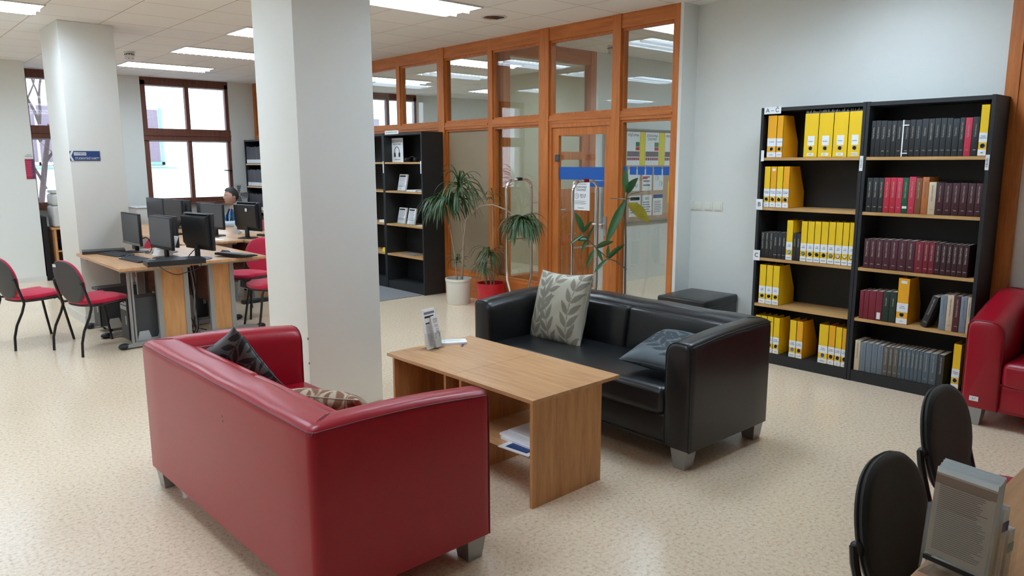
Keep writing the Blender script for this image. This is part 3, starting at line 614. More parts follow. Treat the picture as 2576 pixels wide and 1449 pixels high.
B(b3, ZS[2], [(76, 32, 44)]*7+[CR]*3+[(56, 22, 32)]*6, ['ČESKÁ LITERATURA'], lambda i: ('dull maroon volume on the third shelf, %s from the upright' % ORD[i] if i < 7 else ('crimson volume on the third shelf, %s of three' % ORD[i-7] if i < 10 else 'dark wine volume on the third shelf, %s after the crimson ones' % ORD[i-10])), 'maroon volumes on the third shelf', [str(2000+i) for i in range(16)])
B([(2.291, 2.26, 0.21), (2.26, 2.224, 0.212), (2.224, 2.175, 0.215), (2.175, 2.128, 0.218), (2.128, 2.08, 0.222), (2.08, 2.032, 0.225)], ZS[3], [CR]*4+[DG]*2, ['', '', '', '', 'Český jazyk', 'Český jazyk'], lambda i: ['maroon volume nearest the upright on the fourth shelf', 'thin maroon volume, second on the fourth shelf', 'thick maroon volume, third on the fourth shelf', 'maroon volume with a white spine label', 'dark green volume beside the labelled maroon one', 'dark green volume touching the yellow file'][i], 'volumes on the fourth shelf')
tag(MB().box(XS-0.0015, XS-0.0005, 2.138, 2.163, ZS[3]+0.012, ZS[3]+0.062).build('shelf_label', 'white'), 'upright white label on the maroon volume spine', 'label')
F([(2.03, 1.951, 0.33)], ZS[3], ['broad yellow Česká literatura file of 2014 on the fourth shelf'], m='amber', lab='Česká\nliteratura', year='2014', extra='white', D=0.24)
make_book('dark grey volume leaning sideways against the blue-grey one', XS, 1.868, 1.826, ZS[3]+0.007, 0.232, (50, 50, 52), 'Československý rozhlas', 0.17, 'volumes on the fourth shelf', '1976', lean=R(17))
B([(1.749, 1.707, 0.245), (1.707, 1.664, 0.25), (1.664, 1.624, 0.25), (1.624, 1.583, 0.25), (1.583, 1.56, 0.25)], ZS[3], [BL, CRM, (80, 30, 40), BL, CRM], ['Československý rozhlas'], lambda i: ['blue-grey volume propping up the leaning one', 'cream volume between blue-grey and maroon ones', 'maroon volume between cream and blue-grey ones', 'blue-grey volume partly behind the red sofa arm', 'cream volume last on the fourth shelf'][i], 'volumes on the fourth shelf', ['1972', '1977', '1978', '1979', ''], ink=['greyink', 'greyink', 'gold', 'greyink', 'greyink'])
b5 = [(2.3, 2.259, 0.23), (2.259, 2.217, 0.223), (2.217, 2.175, 0.224), (2.175, 2.134, 0.225), (2.134, 2.094, 0.223), (2.094, 2.057, 0.22), (2.057, 2.026, 0.222), (2.026, 1.988, 0.224), (1.988, 1.962, 0.225), (1.962, 1.934, 0.226), (1.934, 1.905, 0.227), (1.905, 1.879, 0.228), (1.879, 1.852, 0.228), (1.852, 1.825, 0.228), (1.825, 1.781, 0.227), (1.781, 1.732, 0.228), (1.732, 1.688, 0.228)]
B(b5, BZ, [CRM]+[(108, 120, 132)]*4+[TP]*3+[SG]*8+[(52, 52, 52)], ['Československý rozhlas'], lambda i: ('cream volume first on the bottom shelf' if i == 0 else 'light blue-grey volume on the bottom shelf, %s after the cream one' % ORD[i-1] if i < 5 else 'taupe volume on the bottom shelf, %s of three' % ORD[i-5] if i < 8 else 'slate volume on the bottom shelf, %s after the taupe ones' % ORD[i-8] if i < 16 else 'near-black volume last of the bottom row'), 'volumes on the bottom shelf', ['', '1980', '1981', '1982', '1983', '1984', '1985', '1986', '1987', '', '', '', '', '', '1993', '1994', ''], ink=['greyink']*5+['gold']*12)
F([(1.640, 1.588, 0.32)], BZ, ['lone yellow file of 2011 at the end of the bottom shelf'], lab='Českosl.\nrozhlas', year='2011')
# signs of the bookcases
def sign(lb, x, ya, yb, za, zb_, body, size, m='ink', name='shelf_sign', face='-X', bm_='white', grp=None, rot=0):
    t = thing(name, lb, 'sign', (x, (ya+yb)/2, (za+zb_)/2), 0, grp)
    h, v = abs(ya-yb)/2, abs(za-zb_)/2
    box(-0.002, 0, -h, h, -v, v).build('card', bm_, t)
    if body: text(body, size, (-0.0026, 0, 0), face, m, t)
    return t
sign('white card reading A – Č on the bookcase top edge', XB-0.001, 3.131, 2.99, 2.0, 2.053, 'A – Č', 0.046)
sign('white tag reading B sticking out at the second shelf', XB-0.001, 3.152+0.01, 3.105, 1.249, 1.335, 'B', 0.05)
sign('white tag reading C sticking out at the third shelf', XB-0.001, 3.155+0.01, 3.105, 0.838, 0.922, 'C', 0.05)
sign('white tag hanging at the top shelf beside the wider file', XB-0.001, 3.14, 3.115, 1.635, 1.72, '', 0.05)
sign('vertical white label strip on the middle upright', XB-0.001, 2.359, 2.335, 1.564, 1.671, 'B-BU-FEU', 0.015, face='spine')
sign('vertical white label strip on the outer upright of the case', XB-0.001, 1.559, 1.537, 1.574, 1.672, 'E-BU-FEU', 0.015, face='spine')
# light switches
t = None
for i, yc in enumerate([4.02, 3.925, 3.815, 3.712]):
    t = thing('light_switch', 'square ivory light switch, %s of four counted from the glass partition' % ORD[i], 'light switch', (XR, yc, 1.237), 0, 'four ivory wall switches')
    MB().rbox(-0.010, 0, -0.040, 0.040, -0.040, 0.040, 0.004, 2).build('switch_frame', 'switch', t)
    MB().rbox(-0.016, -0.008, -0.027, 0.027, -0.027, 0.027, 0.003, 2).build('rocker', 'switch', t)

# far information bookcases along the partition
ZF = [1.638, 1.273, 0.85, 0.46]
bookcase('black leaflet bookcase standing beside the potted dragon tree', (5.30, 7.478, 0), 0.852, 0.325, 2.0, ZF, bz=0.10)
bookcase('second black bookcase partly hidden behind the near pillar', (5.30, 8.335, 0), 0.87, 0.325, 2.0, ZF, bz=0.10)
bookcase('tall black bookcase of dark journals in the window corner', (5.30, 11.80, 0), 0.90, 0.325, 2.02, [1.62, 1.24, 0.83, 0.46], bz=0.10)
bookcase('black journal bookcase next to the corner one', (5.30, 10.86, 0), 0.90, 0.325, 2.02, [1.62, 1.24, 0.83, 0.46], bz=0.10)
rb = random.Random(5)
for zi, z in enumerate([1.62, 1.24, 0.83, 0.46, 0.10]):
    y = 12.665
    for i in range(20 if zi < 4 else 14):
        th = 0.034+rb.random()*0.008
        t = thing('book', 'dark journal on the %s shelf of the corner bookcase, %s from the window' % (['top', 'second', 'third', 'fourth', 'bottom'][zi], ORD[i]), 'book', (5.318, y-th/2, z), 0, 'dark journals in the corner bookcase')
        H = 0.27+rb.random()*0.02
        box(0, 0.2, -th/2+0.0008, th/2-0.0008, 0, H).build('cover', bookmat((44, 42, 50) if (i*7+zi) % 5 else (60, 52, 60)), t)
        if zi < 3: box(-0.001, 0, -th/2+0.004, th/2-0.004, 0.01, 0.07).build('label', 'white', t)
        y -= th
sign('white header card reading INFORMAČNÍ LETÁKY on the leaflet bookcase', 5.298, 8.27, 7.965, 1.985, 2.03, 'INFORMAČNÍ LETÁKY', 0.026, 'greyink')
def leaflet_holder(lb, x, y, z, w_, h, title, lean=R(12), body=8):
    t = thing('leaflet_holder', lb, 'leaflet holder', (x, y, z), 0)
    Mr = Matrix.Rotation(lean, 4, 'Y')
    fn = lambda u, v, s: tuple(Mr @ Vector((0-s, -u, v)))
    pk = MB().prism([(-w_/2, 0.004), (w_/2, 0.004), (w_/2, h), (-w_/2, h)], lambda p, s: fn(p[0], p[1], s), 0, -0.02); pk.build('leaflets', 'white', t)
    hd = MB().prism([(-w_/2-0.003, 0), (w_/2+0.003, 0), (w_/2+0.003, h*0.35), (-w_/2-0.003, h*0.35)], lambda p, s: fn(p[0], p[1], s), 0.006, 0.003); hd.box(-0.01, 0.07, -w_/2, w_/2, 0, 0.003); hd.build('acrylic_pocket', 'acryl', t)
    ln = MB(); lines(ln, body, -w_*0.42, w_*0.40, h*0.78, h*0.2, lambda u, v, s: fn(u, v, 0.0008+s), 0.35); ln.build('print', 'greyink', t)
    hd2 = MB(); hd2.prism([(-w_*0.42, h*0.84), (w_*0.3, h*0.84), (w_*0.3, h*0.93), (-w_*0.42, h*0.93)], lambda p, s: fn(p[0], p[1], s), 0.001, 0.0004); hd2.build('heading', 'ink', t)
    return t
t = thing('poster_stand', 'white SLUCHÁTKA card with a headphones picture on the top shelf', 'sign', (5.42, 8.19, 1.638))
MB().box(0, 0.004, -0.135, 0.135, 0, 0.305).build('card', 'white', t)
text('SLUCHÁTKA', 0.042, (-0.001, 0, 0.262), '-X', 'ink', t); text('HEADPHONES', 0.026, (-0.001, 0, 0.225), '-X', 'greyink', t)
hp = MB()
hp.tube([(-0.002, 0.055*math.cos(a), 0.125+0.07*math.sin(a)) for a in [math.pi*k/14-0.15 for k in range(0, 16)]], 0.0035, 6)
hp.rbox(-0.003, 0, 0.035, 0.07, 0.065, 0.12, 0.0014, 1).rbox(-0.003, 0, -0.07, -0.035, 0.065, 0.12, 0.0014, 1); hp.build('headphones_picture', 'ink', t)
text('K zapůjčení u pultu', 0.018, (-0.001, 0, 0.035), '-X', 'greyink', t)
t = thing('headphones', 'pair of black headphones lying beside the headphones card', 'headphones', (5.46, 7.92, 1.638))
MB().tube([(0.0, -0.10+0.2*k/12, 0.02+0.05*math.sin(math.pi*k/12)) for k in range(13)], 0.006, 6).build('headband', 'blackplastic', t)
for s_ in (-1, 1): MB().ball((0, s_*0.10, 0.03), 0.045, 0.03, 0.03).build('ear_cup', 'blackplastic', t)
tag(MB().prism([(-0.02, 0), (0.10, 0), (0.03, 0.22), (-0.02, 0.2)], lambda p, s: (5.40+p[0]*0.8, 7.55+s, 1.6385+p[1]), 0, 0.01).build('booklet', 'white'), 'white booklet standing at the end of the headphones shelf', 'booklet')
leaflet_holder('leaflet holder on the second shelf of the leaflet bookcase', 5.42, 8.12, ZF[1], 0.18, 0.215, '')
leaflet_holder('leaflet holder on the third shelf, nearer the pillar', 5.42, 8.15, ZF[2], 0.17, 0.21, '')
leaflet_holder('leaflet holder on the third shelf, nearer the plants', 5.42, 7.93, ZF[2], 0.16, 0.21, '')
for i, (y, z, w_, n, c, lb) in enumerate([(7.82, ZF[1], 0.2, 0.02, 'white', 'small stack of white leaflets on the second leaflet shelf'), (7.62, ZF[1], 0.14, 0.012, 'offwhite', 'thin leaflet pile at the shelf end beside the white stack'), (7.64, ZF[2], 0.16, 0.006, 'white', 'flat white leaflets at the end of the third leaflet shelf'), (7.95, ZF[3], 0.3, 0.008, 'brochure', 'printed sheets lying on the lowest wooden leaflet shelf'), (8.50, ZF[2], 0.16, 0.03, 'white', 'white paper stack on the shelf beside the pillar'), (8.46, ZF[3], 0.12, 0.05, 'yellowpaper', 'yellow paper stack low on the shelf beside the pillar')]):
    tag(MB().box(5.36, 5.36+0.21, y-w_/2, y+w_/2, z+0.0005, z+n*0.6).box(5.37, 5.36+0.2, y-w_/2+0.006, y+w_/2+0.004, z+n*0.6, z+n).build('leaflet_stack', c), lb, 'leaflets')
sign('vertical white strip on the leaflet bookcase edge', 5.298, 7.51, 7.49, 1.50, 1.65, '', 0.02)
sign('vertical white strip on the upright between the far bookcases', 5.298, 8.345, 8.325, 1.50, 1.65, '', 0.02)
tag(MB().rbox(4.2, 5.29, 7.52, 9.6, 0.0, 0.008, 0.003, 1).build('doormat', 'rug'), 'grey carpet mat in front of the far black bookcases', 'mat')

# ------------------------------------------------------------------ notice board in the corridor
t = thing('notice_board', 'aluminium framed cork notice board on the corridor wall', 'notice board', (0, YP, 0))
box(7.462, 9.6, -0.02, -0.001, 0.823, 2.043).build('cork_panel', 'cork', t)
MB().box(7.44, 9.62, -0.03, -0.001, 2.043, 2.07).box(7.44, 9.62, -0.03, -0.001, 0.80, 0.823).box(7.44, 7.465, -0.03, -0.001, 0.80, 2.07).build('board_frame', 'alu', t)
def poster(lb, x0, x1, z0, z1, head='', hs=0.04, m='white', extra=None, n=6, hm='ink', yoff=0.0):
    t = thing('poster', lb, 'poster', ((x0+x1)/2, YP-0.022-yoff, (z0+z1)/2), 0, 'sheets on the corridor notice board')
    w_, h = (x1-x0)/2, (z1-z0)/2
    box(-w_, w_, -0.002, 0, -h, h).build('sheet', m, t)
    if head: text(head, hs, (0, -0.0026, h-hs*(1.0+0.55*head.count('\n'))), '-Y', hm, t)
    if n:
        ln = MB(); lines(ln, n, -w_*0.8, w_*0.8, h*0.35, -h*0.8, lambda u, v, s: (u, -0.0023-s, v), 0.35); ln.build('print', 'greyink', t)
    if extra: extra(t, w_, h)
    return t
def bars(t, w_, h):
    box(w_*0.35, w_*0.95, -0.003, -0.002, h*0.12, h*0.40).build('print', 'green', t); box(w_*0.35, w_*0.95, -0.003, -0.002, -h*0.1, h*0.10).build('print', 'redprint', t)
    box(-w_*0.95, w_*0.95, -0.003, -0.002, -h*0.48, -h*0.16).build('photo_print', 'fdark', t)
    for k in range(6): box(-w_*0.95+k*w_*0.32, -w_*0.95+k*w_*0.32+w_*0.27, -0.003, -0.002, -h*0.70, -h*0.53).build('print', 'redprint' if k % 2 else 'fdark', t)
poster('white PŮJČOVNA poster on the corridor notice board', 7.911, 8.186, 1.587, 2.03, 'PŮJČOVNA', 0.045, extra=bars, n=0)
poster('white STUDOVNA ČASOPISŮ poster on the corridor notice board', 8.306, 8.606, 1.585, 2.03, 'STUDOVNA\nČASOPISŮ', 0.045, extra=bars, n=0)
poster('white MEDIATÉKA poster at the end of the board', 8.746, 9.032, 1.582, 2.03, 'MEDIATÉKA', 0.045, extra=bars, n=0)
poster('yellow strip between the PŮJČOVNA and STUDOVNA posters', 8.192, 8.300, 1.585, 2.03, m='yellowpaper', n=0)
poster('yellow strip after the STUDOVNA poster', 8.612, 8.740, 1.585, 2.03, m='yellowpaper', n=0)
poster('white door-side sheet, topmost, at the end of the notice board', 7.491, 7.585, 1.581, 1.868, n=5)
poster('white door-side sheet, middle one, at the end of the notice board', 7.496, 7.585, 1.239, 1.47, n=5)
poster('white door-side sheet, lowest, at the end of the notice board', 7.494, 7.585, 0.894, 1.18, n=5)
poster('price notice reading 5 Kč on the notice board', 7.954, 8.20, 1.242, 1.53, '', n=0, extra=lambda t, w_, h: (text('5 Kč', 0.05, (w_*0.3, -0.0026, -h*0.55), '-Y', 'ink', t), MB().box(-w_*0.8, -w_*0.1, -0.003, -0.002, -h*0.7, -h*0.1).build('print', 'greyink', t)))
poster('notice with a red heading above the EDS sheet', 8.258, 8.466, 1.239, 1.53, extra=lambda t, w_, h: box(-w_*0.9, w_*0.1, -0.003, -0.002, h*0.1, h*0.35).build('heading', 'redprint', t), n=3)
def mugs(t, w_, h):
    g = MB()
    for cx, cz in ((-0.04, 0.02), (0.05, -0.06)):
        g.tube([(cx-0.022, -0.003, cz+0.04), (cx-0.022, -0.003, cz-0.03), (cx+0.022, -0.003, cz-0.03), (cx+0.022, -0.003, cz+0.04)], 0.0025, 5, close=True)
        g.tube([(cx+0.022, -0.003, cz+0.025), (cx+0.04, -0.003, cz+0.02), (cx+0.04, -0.003, cz-0.01), (cx+0.022, -0.003, cz-0.015)], 0.002, 5)
    g.build('drawing', 'greyink', t)
poster('notice with a drawing of two mugs', 8.508, 8.73, 1.239, 1.53, n=0, extra=mugs)
poster('white sheet with a black heading bar behind the rubber plant', 7.985, 8.231, 0.89, 1.178, n=5, extra=lambda t, w_, h: box(-w_*0.8, w_*0.8, -0.003, -0.002, h*0.55, h*0.85).build('heading', 'ink', t))
poster('white EDS sheet in the lower row of the board', 8.265, 8.48, 0.892, 1.179, 'EDS', 0.05, n=5)
poster('grey-blue sheet last in the lower row of the board', 8.51, 8.73, 0.887, 1.184, n=7, extra=lambda t, w_, h: box(-w_*0.98, w_*0.98, -0.003, -0.002, h*0.62, h*0.98).build('heading', 'signblue', t))
tag(box(XW+0.0425, XW+0.0435, 4.111, 4.14, 1.264, 1.454).build('sticky_note', 'yellowpaper'), 'narrow yellow paper strip on the side glass', 'paper strip')
t = thing('door_notice', 'white opening hours sheet taped to the entrance door glass', 'notice', (XW+0.030, 5.207, 1.29))
box(0, 0.0015, -0.117, 0.117, -0.145, 0.145).build('sheet', 'white', t)
text('PROVOZNÍ DOBA', 0.017, (-0.001, 0, 0.12), '-X', 'greyink', t); text('STUDOVNY\nČASOPISŮ', 0.029, (-0.001, 0.0, 0.075), '-X', 'ink', t); text('PO/ST 11-18\nÚT/ČT 10-18\nPÁ 11-14', 0.015, (-0.001, -0.025, 0.0), '-X', 'ink', t)
MB().tube([(-0.0008, 0.06+0.026*math.cos(a), 0.0+0.026*math.sin(a)) for a in [2*math.pi*k/20 for k in range(20)]], 0.0014, 5, close=True).tube([(-0.0008, 0.06, 0.015), (-0.0008, 0.06, 0), (-0.0008, 0.048, -0.008)], 0.0014, 5).build('clock_symbol', 'ink', t)
ln = MB(); lines(ln, 4, -0.09, 0.09, -0.05, -0.09, lambda u, v, s: (-0.0005-s, -u, v), 0.3); ln.build('print', 'greyink', t)
text('Městská knihovna', 0.011, (-0.001, 0, -0.122), '-X', 'ink', t)

# signs on pillars
t = thing('direction_sign', 'blue arrow sign for student cards on the far pillar', 'sign', (1.900, 8.46, 1.708))
box(-0.135, 0.135, -0.004, 0, -0.048, 0.048).build('panel', 'signblue', t)
MB().prism([(-0.1, 0.048), (-0.12, 0.048), (-0.135, 0.012), (-0.135, -0.012), (-0.12, -0.048), (-0.1, -0.048), (-0.122, 0)], lambda p, s: (p[0], s, p[1]), -0.0055, -0.004).build('arrow_symbol', 'white', t)
box(-0.098, 0.012, -0.0052, -0.004, 0.004, 0.036).build('heading_strip', 'white', t)
text('OVĚŘENÍ', 0.03, (-0.043, -0.006, 0.02), '-Y', 'signblue', t, sx=0.8); text('STUDENTSKÉ KARTY', 0.032, (0.018, -0.006, -0.026), '-Y', 'white', t, sx=0.72)
t = thing('wall_poster', 'small crimson and purple poster on the wall pier', 'poster', (2.03, 12.098, 1.56))
box(-0.052, 0.012, -0.004, 0, -0.135, 0.135).build('crimson_half', 'crimson', t); box(0.012, 0.052, -0.004, 0, -0.135, 0.135).build('purple_half', mat('dusky_purple_print', col(96, 56, 90), 0.6), t)
ln = MB(); lines(ln, 9, -0.045, 0.04, 0.10, -0.11, lambda u, v, s: (u, -0.0045-s, v), 0.3); ln.build('print', mat('pink_print', col(206, 90, 120), 0.6), t)
text('VSTUP\nZAKÁZÁN', 0.02, (0, -0.001, 0.18), '-Y', 'greyink', t)

# ------------------------------------------------------------------ sofas
def make_sofa(lb, m, seam, L, D, Hb, Hf, loc, rz, zb=0.11, ta=0.165, tb=0.19, group=None, seat_pieces=1, H_seat=0.43, backpieces=2):
    t = thing('sofa', lb, 'sofa', loc, rz, group)
    ro, ri = 0.045, 0.075
    def prof(H, w_, rf=1.0):
        o, i = ro, ri; p = [(0, zb), (0, zb+0.02), (0.0, (zb+H)/2), (0, H-o)]
        for k in range(1, 6): a = math.pi/2*k/5; p.append((o-o*math.cos(a), H-o+o*math.sin(a)))
        for k in range(0, 6): a = math.pi/2*k/5; p.append((w_-i+i*math.sin(a), H-i+i*math.cos(a)))
        p += [(w_, (zb+H)/2+0.1), (w_, zb)]
        return p
    st = []   # stations: (fn(t_abs)->(x,y), width, H)
    xs = [D/2, D/2-0.006, D/2-0.02, D/2-0.05]+[D/2-0.05-(D-tb-0.05)*k/8 for k in range(1, 9)]
    def H_at(x):
        u = max(0, min(1, (D/2-x)/(D-tb))); return Hf+(Hb-Hf)*(u**1.3)+0.012*math.sin(u*math.pi)
    def arm(sgn, x, shrink=0.0):
        H = H_at(x); pr = prof(H, ta)
        out = []
        for (o, z) in pr:
            if shrink: c = (ta/2, (zb+H)/2); o = c[0]+(o-c[0])*(1-shrink/(ta/2)); z = c[1]+(z-c[1])*(1-shrink/((H-zb)/2))
            out.append((x, sgn*(L/2-o), z))
        return out
    ring = []
    shr = [0.02, 0.008, 0.0, 0.0]
    for k, x in enumerate(xs): ring.append(arm(1, x, shr[k] if k < 4 else 0))
    rc = 0.035
    def corner(sgn, k, n):
        a = math.pi/2*k/n; ox, oy = -D/2+rc-rc*math.sin(a), L/2-rc+rc*math.cos(a)
        pr = prof(Hb, (ta+tb)/2); W_ = (ta+tb)/2; res = []
        for (o, z) in pr:
            f = o/W_; res.append((ox+(-D/2+tb-ox)*f, sgn*(oy+(L/2-ta-oy)*f), z))
        return res
    cs = [corner(1, k, 4) for k in range(5)]
    ring += cs
    nb = 10
    for k in range(1, nb):
        y = (L/2-rc)-(L-2*rc)*k/nb; yi = (L/2-ta)-(L-2*ta)*k/nb; pr = prof(Hb+0.004*math.sin(k*2.1), tb)
        ring.append([(-D/2+o, y+(yi-y)*(o/tb), z) for (o, z) in pr])
    ring += [corner(-1, k, 4) for k in range(4, -1, -1)]
    for k in range(len(xs)-1, -1, -1): ring.append(arm(-1, xs[k], shr[k] if k < 4 else 0))
    n = len(ring[0]); vs = [p for r_ in ring for p in r_]
    sh = MB(); sh.add(vs, [(i*n+k, i*n+(k+1) % n, (i+1)*n+(k+1) % n, (i+1)*n+k) for i in range(len(ring)-1) for k in range(n)], True)
    sh.add(ring[0], [tuple(range(n))]); sh.add(ring[-1], [tuple(range(n))[::-1]])
    sh.build('upholstered_shell', m, t, angle=50)
    # piping
    def H2(x): return H_at(x)-ro*0.55
    p1 = [(x, L/2+0.0005-0.006, H2(x)+0.004) for x in xs[2:]]; 
    p2 = [(-D/2+0.0055, L/2-rc-(L-2*rc)*k/nb, Hb-ro*0.5) for k in range(nb+1)]
    p3 = [(x, -L/2+0.0055, H2(x)+0.004) for x in xs[2:]][::-1]
    cr = [(-D/2+rc-rc*math.sin(math.pi/2*k/4)+0.004, L/2-rc+rc*math.cos(math.pi/2*k/4)-0.004, Hb-ro*0.5) for k in range(1, 4)]
    cr2 = [(x, -y, z) for (x, y, z) in cr][::-1]
    MB().tube(p1+cr+p2+cr2+p3, 0.0028, 5).build('piping', seam, t)
    for sgn in (1, -1):
        H = H_at(D/2-0.02); pr = prof(H, ta)
        MB().tube([(D/2-0.012, sgn*(L/2-(ta/2+(o-ta/2)*0.985)), z*0.995) for (o, z) in pr], 0.0028, 5).build('piping', seam, t)
        q = D/2-0.02
        for o in (0.004, 0.016): MB().tube([(-D/2+0.004+o, sgn*(L/2-0.004), Hb-0.028), (-D/2+0.05+o, sgn*(L/2-0.05), Hb+0.0005), (-D/2+tb-0.08+o, sgn*(L/2-ta+0.07), Hb+0.0005), (-D/2+tb-0.02+o, sgn*(L/2-ta+0.012), Hb-0.035)], 0.0016, 5).build('seam', seam, t)
    xi = -D/2+tb; Li = L-2*ta
    box(xi-0.02, D/2-0.03, -Li/2-0.005, Li/2+0.005, zb, 0.29).build('base', m, t)
    MB().rbox(xi, D/2-0.018, -Li/2+0.001, Li/2-0.001, zb+0.01, 0.285, 0.02, 3).build('front_rail', m, t)
    w_ = (Li-0.004)/seat_pieces
    for k in range(seat_pieces):
        MB().rbox(xi+0.02, D/2+0.004, -Li/2+0.002+k*w_, -Li/2+0.002+(k+1)*w_, 0.27, H_seat, 0.045, 5, puff=0.012).build('seat_cushion', m, t)
    w_ = (Li-0.004)/backpieces
    for k in range(backpieces):
        Mr = Matrix.Translation((xi+0.03, 0, H_seat)) @ Matrix.Rotation(R(-9), 4, 'Y') @ Matrix.Translation((-(xi+0.03), 0, -H_seat))
        MB().rbox(xi-0.02, xi+0.085, -Li/2+0.002+k*w_, -Li/2+0.002+(k+1)*w_, H_seat-0.03, Hb-0.035, 0.03, 4, puff=0.006, M=Mr).build('back_cushion', m, t)
    for sx in (1, -1):
        for sy in (1, -1):
            cx, cy = sx*(D/2-0.065), sy*(L/2-0.07); a, b = 0.05, 0.036
            MB().add([(cx+i*b, cy+j*b, 0) for i, j in ((-1, -1), (1, -1), (1, 1), (-1, 1))]+[(cx+i*a, cy+j*a, zb+0.003) for i, j in ((-1, -1), (1, -1), (1, 1), (-1, 1))],
                     [(3, 2, 1, 0), (4, 5, 6, 7), (0, 1, 5, 4), (1, 2, 6, 5), (2, 3, 7, 6), (3, 0, 4, 7)]).build('leg', 'silver', t)
    return t
sf = make_sofa('red leather sofa seen from behind, in front of the near pillar', 'redleather', 'redseam', 1.745, 0.80, 0.765, 0.725, (1.462, 3.07, 0), R(0.9))
MB().ball((-0.4005, -0.13, 0.62), 0.0008, 0.004, 0.006, 8).ball((-0.4005, -0.132, 0.60), 0.0008, 0.005, 0.005, 8).build('stain', 'scratch', sf)
make_sofa('black leather sofa facing the low table', 'blackleather', 'blackseam', 1.79, 0.81, 0.735, 0.70, (3.59, 3.03, 0), R(179.3))
s3 = make_sofa('red leather sofa cut by the picture edge beside the bookcase', 'redleather', 'redseam', 1.70, 0.71, 0.80, 0.665, (5.47, 0.60, 0), R(180), ta=0.20)
MB().box(0.357, 0.3585, -0.80, -0.75, 0.16, 0.19).build('tag_label', 'white', s3)
text('4-7', 0.016, (0.3588, -0.775, 0.175), None, 'ink', s3, M3=Matrix(((0, 0, 1), (1, 0, 0), (0, 1, 0))))

# ------------------------------------------------------------------ cushions with woven leaf pattern
def leaf_field(seed, n=7):
    rnd = random.Random(seed); leaves = []
    for (bx, by, ang) in [(-0.66, -1.15, 82), (0.04, -1.35, 93), (0.72, -1.15, 99)]:
        x, y, a = bx, by, R(ang); cur = rnd.choice((-1, 1))*0.045
        for k in range(9):
            for sgn in (1, -1):
                la = a+sgn*R(34+rnd.uniform(-6, 6)); Ln = 0.50*(1-0.03*k)
                leaves.append((x+math.cos(la)*Ln*0.58, y+math.sin(la)*Ln*0.58, la, Ln*0.5, 0.074))
            leaves.append((x, y, a, 0.20, 0.014)); x += math.cos(a)*0.32; y += math.sin(a)*0.32; a += cur*1.6
    return leaves
def pat(u, v, leaves):
    for (x, y, a, l, w_) in leaves:
        dx, dy = u-x, v-y
        if abs(dx) > 0.28 or abs(dy) > 0.28: continue
        p = (dx*math.cos(a)+dy*math.sin(a))/l; q = (-dx*math.sin(a)+dy*math.cos(a))
        if abs(p) < 1 and abs(q) < w_*(1-p*p)*(1-0.35*p): return 1.0
    return 0.0
def make_pillow(lb, S, T, m, seed, M4, group='scatter cushions on the sofas', n=130, skew=None):
    lv = leaf_field(seed); vs = []; pa = []; N_ = n+1
    for side in (1, -1):
        for j in range(N_):
            for i in range(N_):
                u, v = -1+2*i/n, -1+2*j/n
                pin = 1-0.09*(1-u*u)*(abs(v)**3); pin2 = 1-0.09*(1-v*v)*(abs(u)**3)
                h = T*((1-abs(u)**2.6)*(1-abs(v)**2.6))**0.5
                wob = 0.004*noise.noise(Vector((u*3, v*3, seed+side)))*(1 if h > 0.005 else 0)
                vs.append((u*S*pin2+(skew or 0)*v*S*pin, v*S*pin*(1-(skew or 0)**2)**0.5, side*(h+wob))); pa.append(pat(u, v, lv))
    fs = []
    for s_ in (0, 1):
        o = s_*N_*N_
        for j in range(n):
            for i in range(n):
                q = (o+j*N_+i, o+j*N_+i+1, o+(j+1)*N_+i+1, o+(j+1)*N_+i); fs.append(q if s_ == 0 else q[::-1])
    me = bpy.data.meshes.new('cushion'); me.from_pydata(vs, [], fs); me.materials.append(MAT[m])
    at = me.attributes.new('pat', 'FLOAT', 'POINT'); at.data.foreach_set('value', pa)
    me.polygons.foreach_set('use_smooth', [True]*len(fs))
    o = bpy.data.objects.new('cushion', me); COL.objects.link(o); o.matrix_world = M4
    tag(o, lb, 'cushion', group)
    MB().tube([(x*S*(1-0.09*(1-(y if abs(x) == 1 else x)**2)) if abs(x) == 1 else x*S, y*S*(1-0.09*(1-x*x)) if abs(y) == 1 else y*S, 0) for (x, y) in
        [(-1+2*k/10, -1) for k in range(10)]+[(1, -1+2*k/10) for k in range(10)]+[(1-2*k/10, 1) for k in range(10)]+[(-1, 1-2*k/10) for k in range(10)]], 0.003, 5, close=True).build('piping', m, o)
    return o
MAT['p_silver'] = attr_mat('silver_satin_leaf_weave', col(176, 172, 156), col(128, 124, 110), 0.35, 0.7)
MAT['p_dark'] = attr_mat('grey_green_leaf_weave', col(98, 110, 110), col(42, 52, 54), 0.5, 0.85)
MAT['p_slate'] = attr_mat('slate_leaf_weave', col(70, 82, 88), col(40, 50, 56), 0.45, 0.8)
MAT['p_beige'] = attr_mat('beige_leaf_weave', col(178, 160, 134), col(124, 84, 64), 0.5, 0.8)
def frame(o, x, y, z=None):
    """matrix with local X along x, local Y along y"""
    x = Vector(x).normalized(); y = Vector(y); y = (y-x*y.dot(x)).normalized(); z = x.cross(y)
    m4 = Matrix((x, y, z)).transposed().to_4x4(); m4.translation = Vector(o); return m4
make_pillow('silver cushion with leaf pattern leaning on the black sofa back', 0.255, 0.095, 'p_silver', 1, frame((3.60, 3.49, 0.645), (-0.06, -1, 0.05), (0.30, 0, 1)))
make_pillow('dark slate cushion lying in the corner of the black sofa', 0.225, 0.07, 'p_slate', 2, frame((3.494, 2.475, 0.555), (0.97, 0.02, 0.234), (0.02, 1, 0.02)))
make_pillow('dark green-grey leaf cushion standing on its corner in the red sofa', 0.205, 0.065, 'p_dark', 3, frame((1.418, 3.68, 0.59), (0.56, 0.09, -0.80), (-0.11, 0.32, -0.165)), skew=0.34)
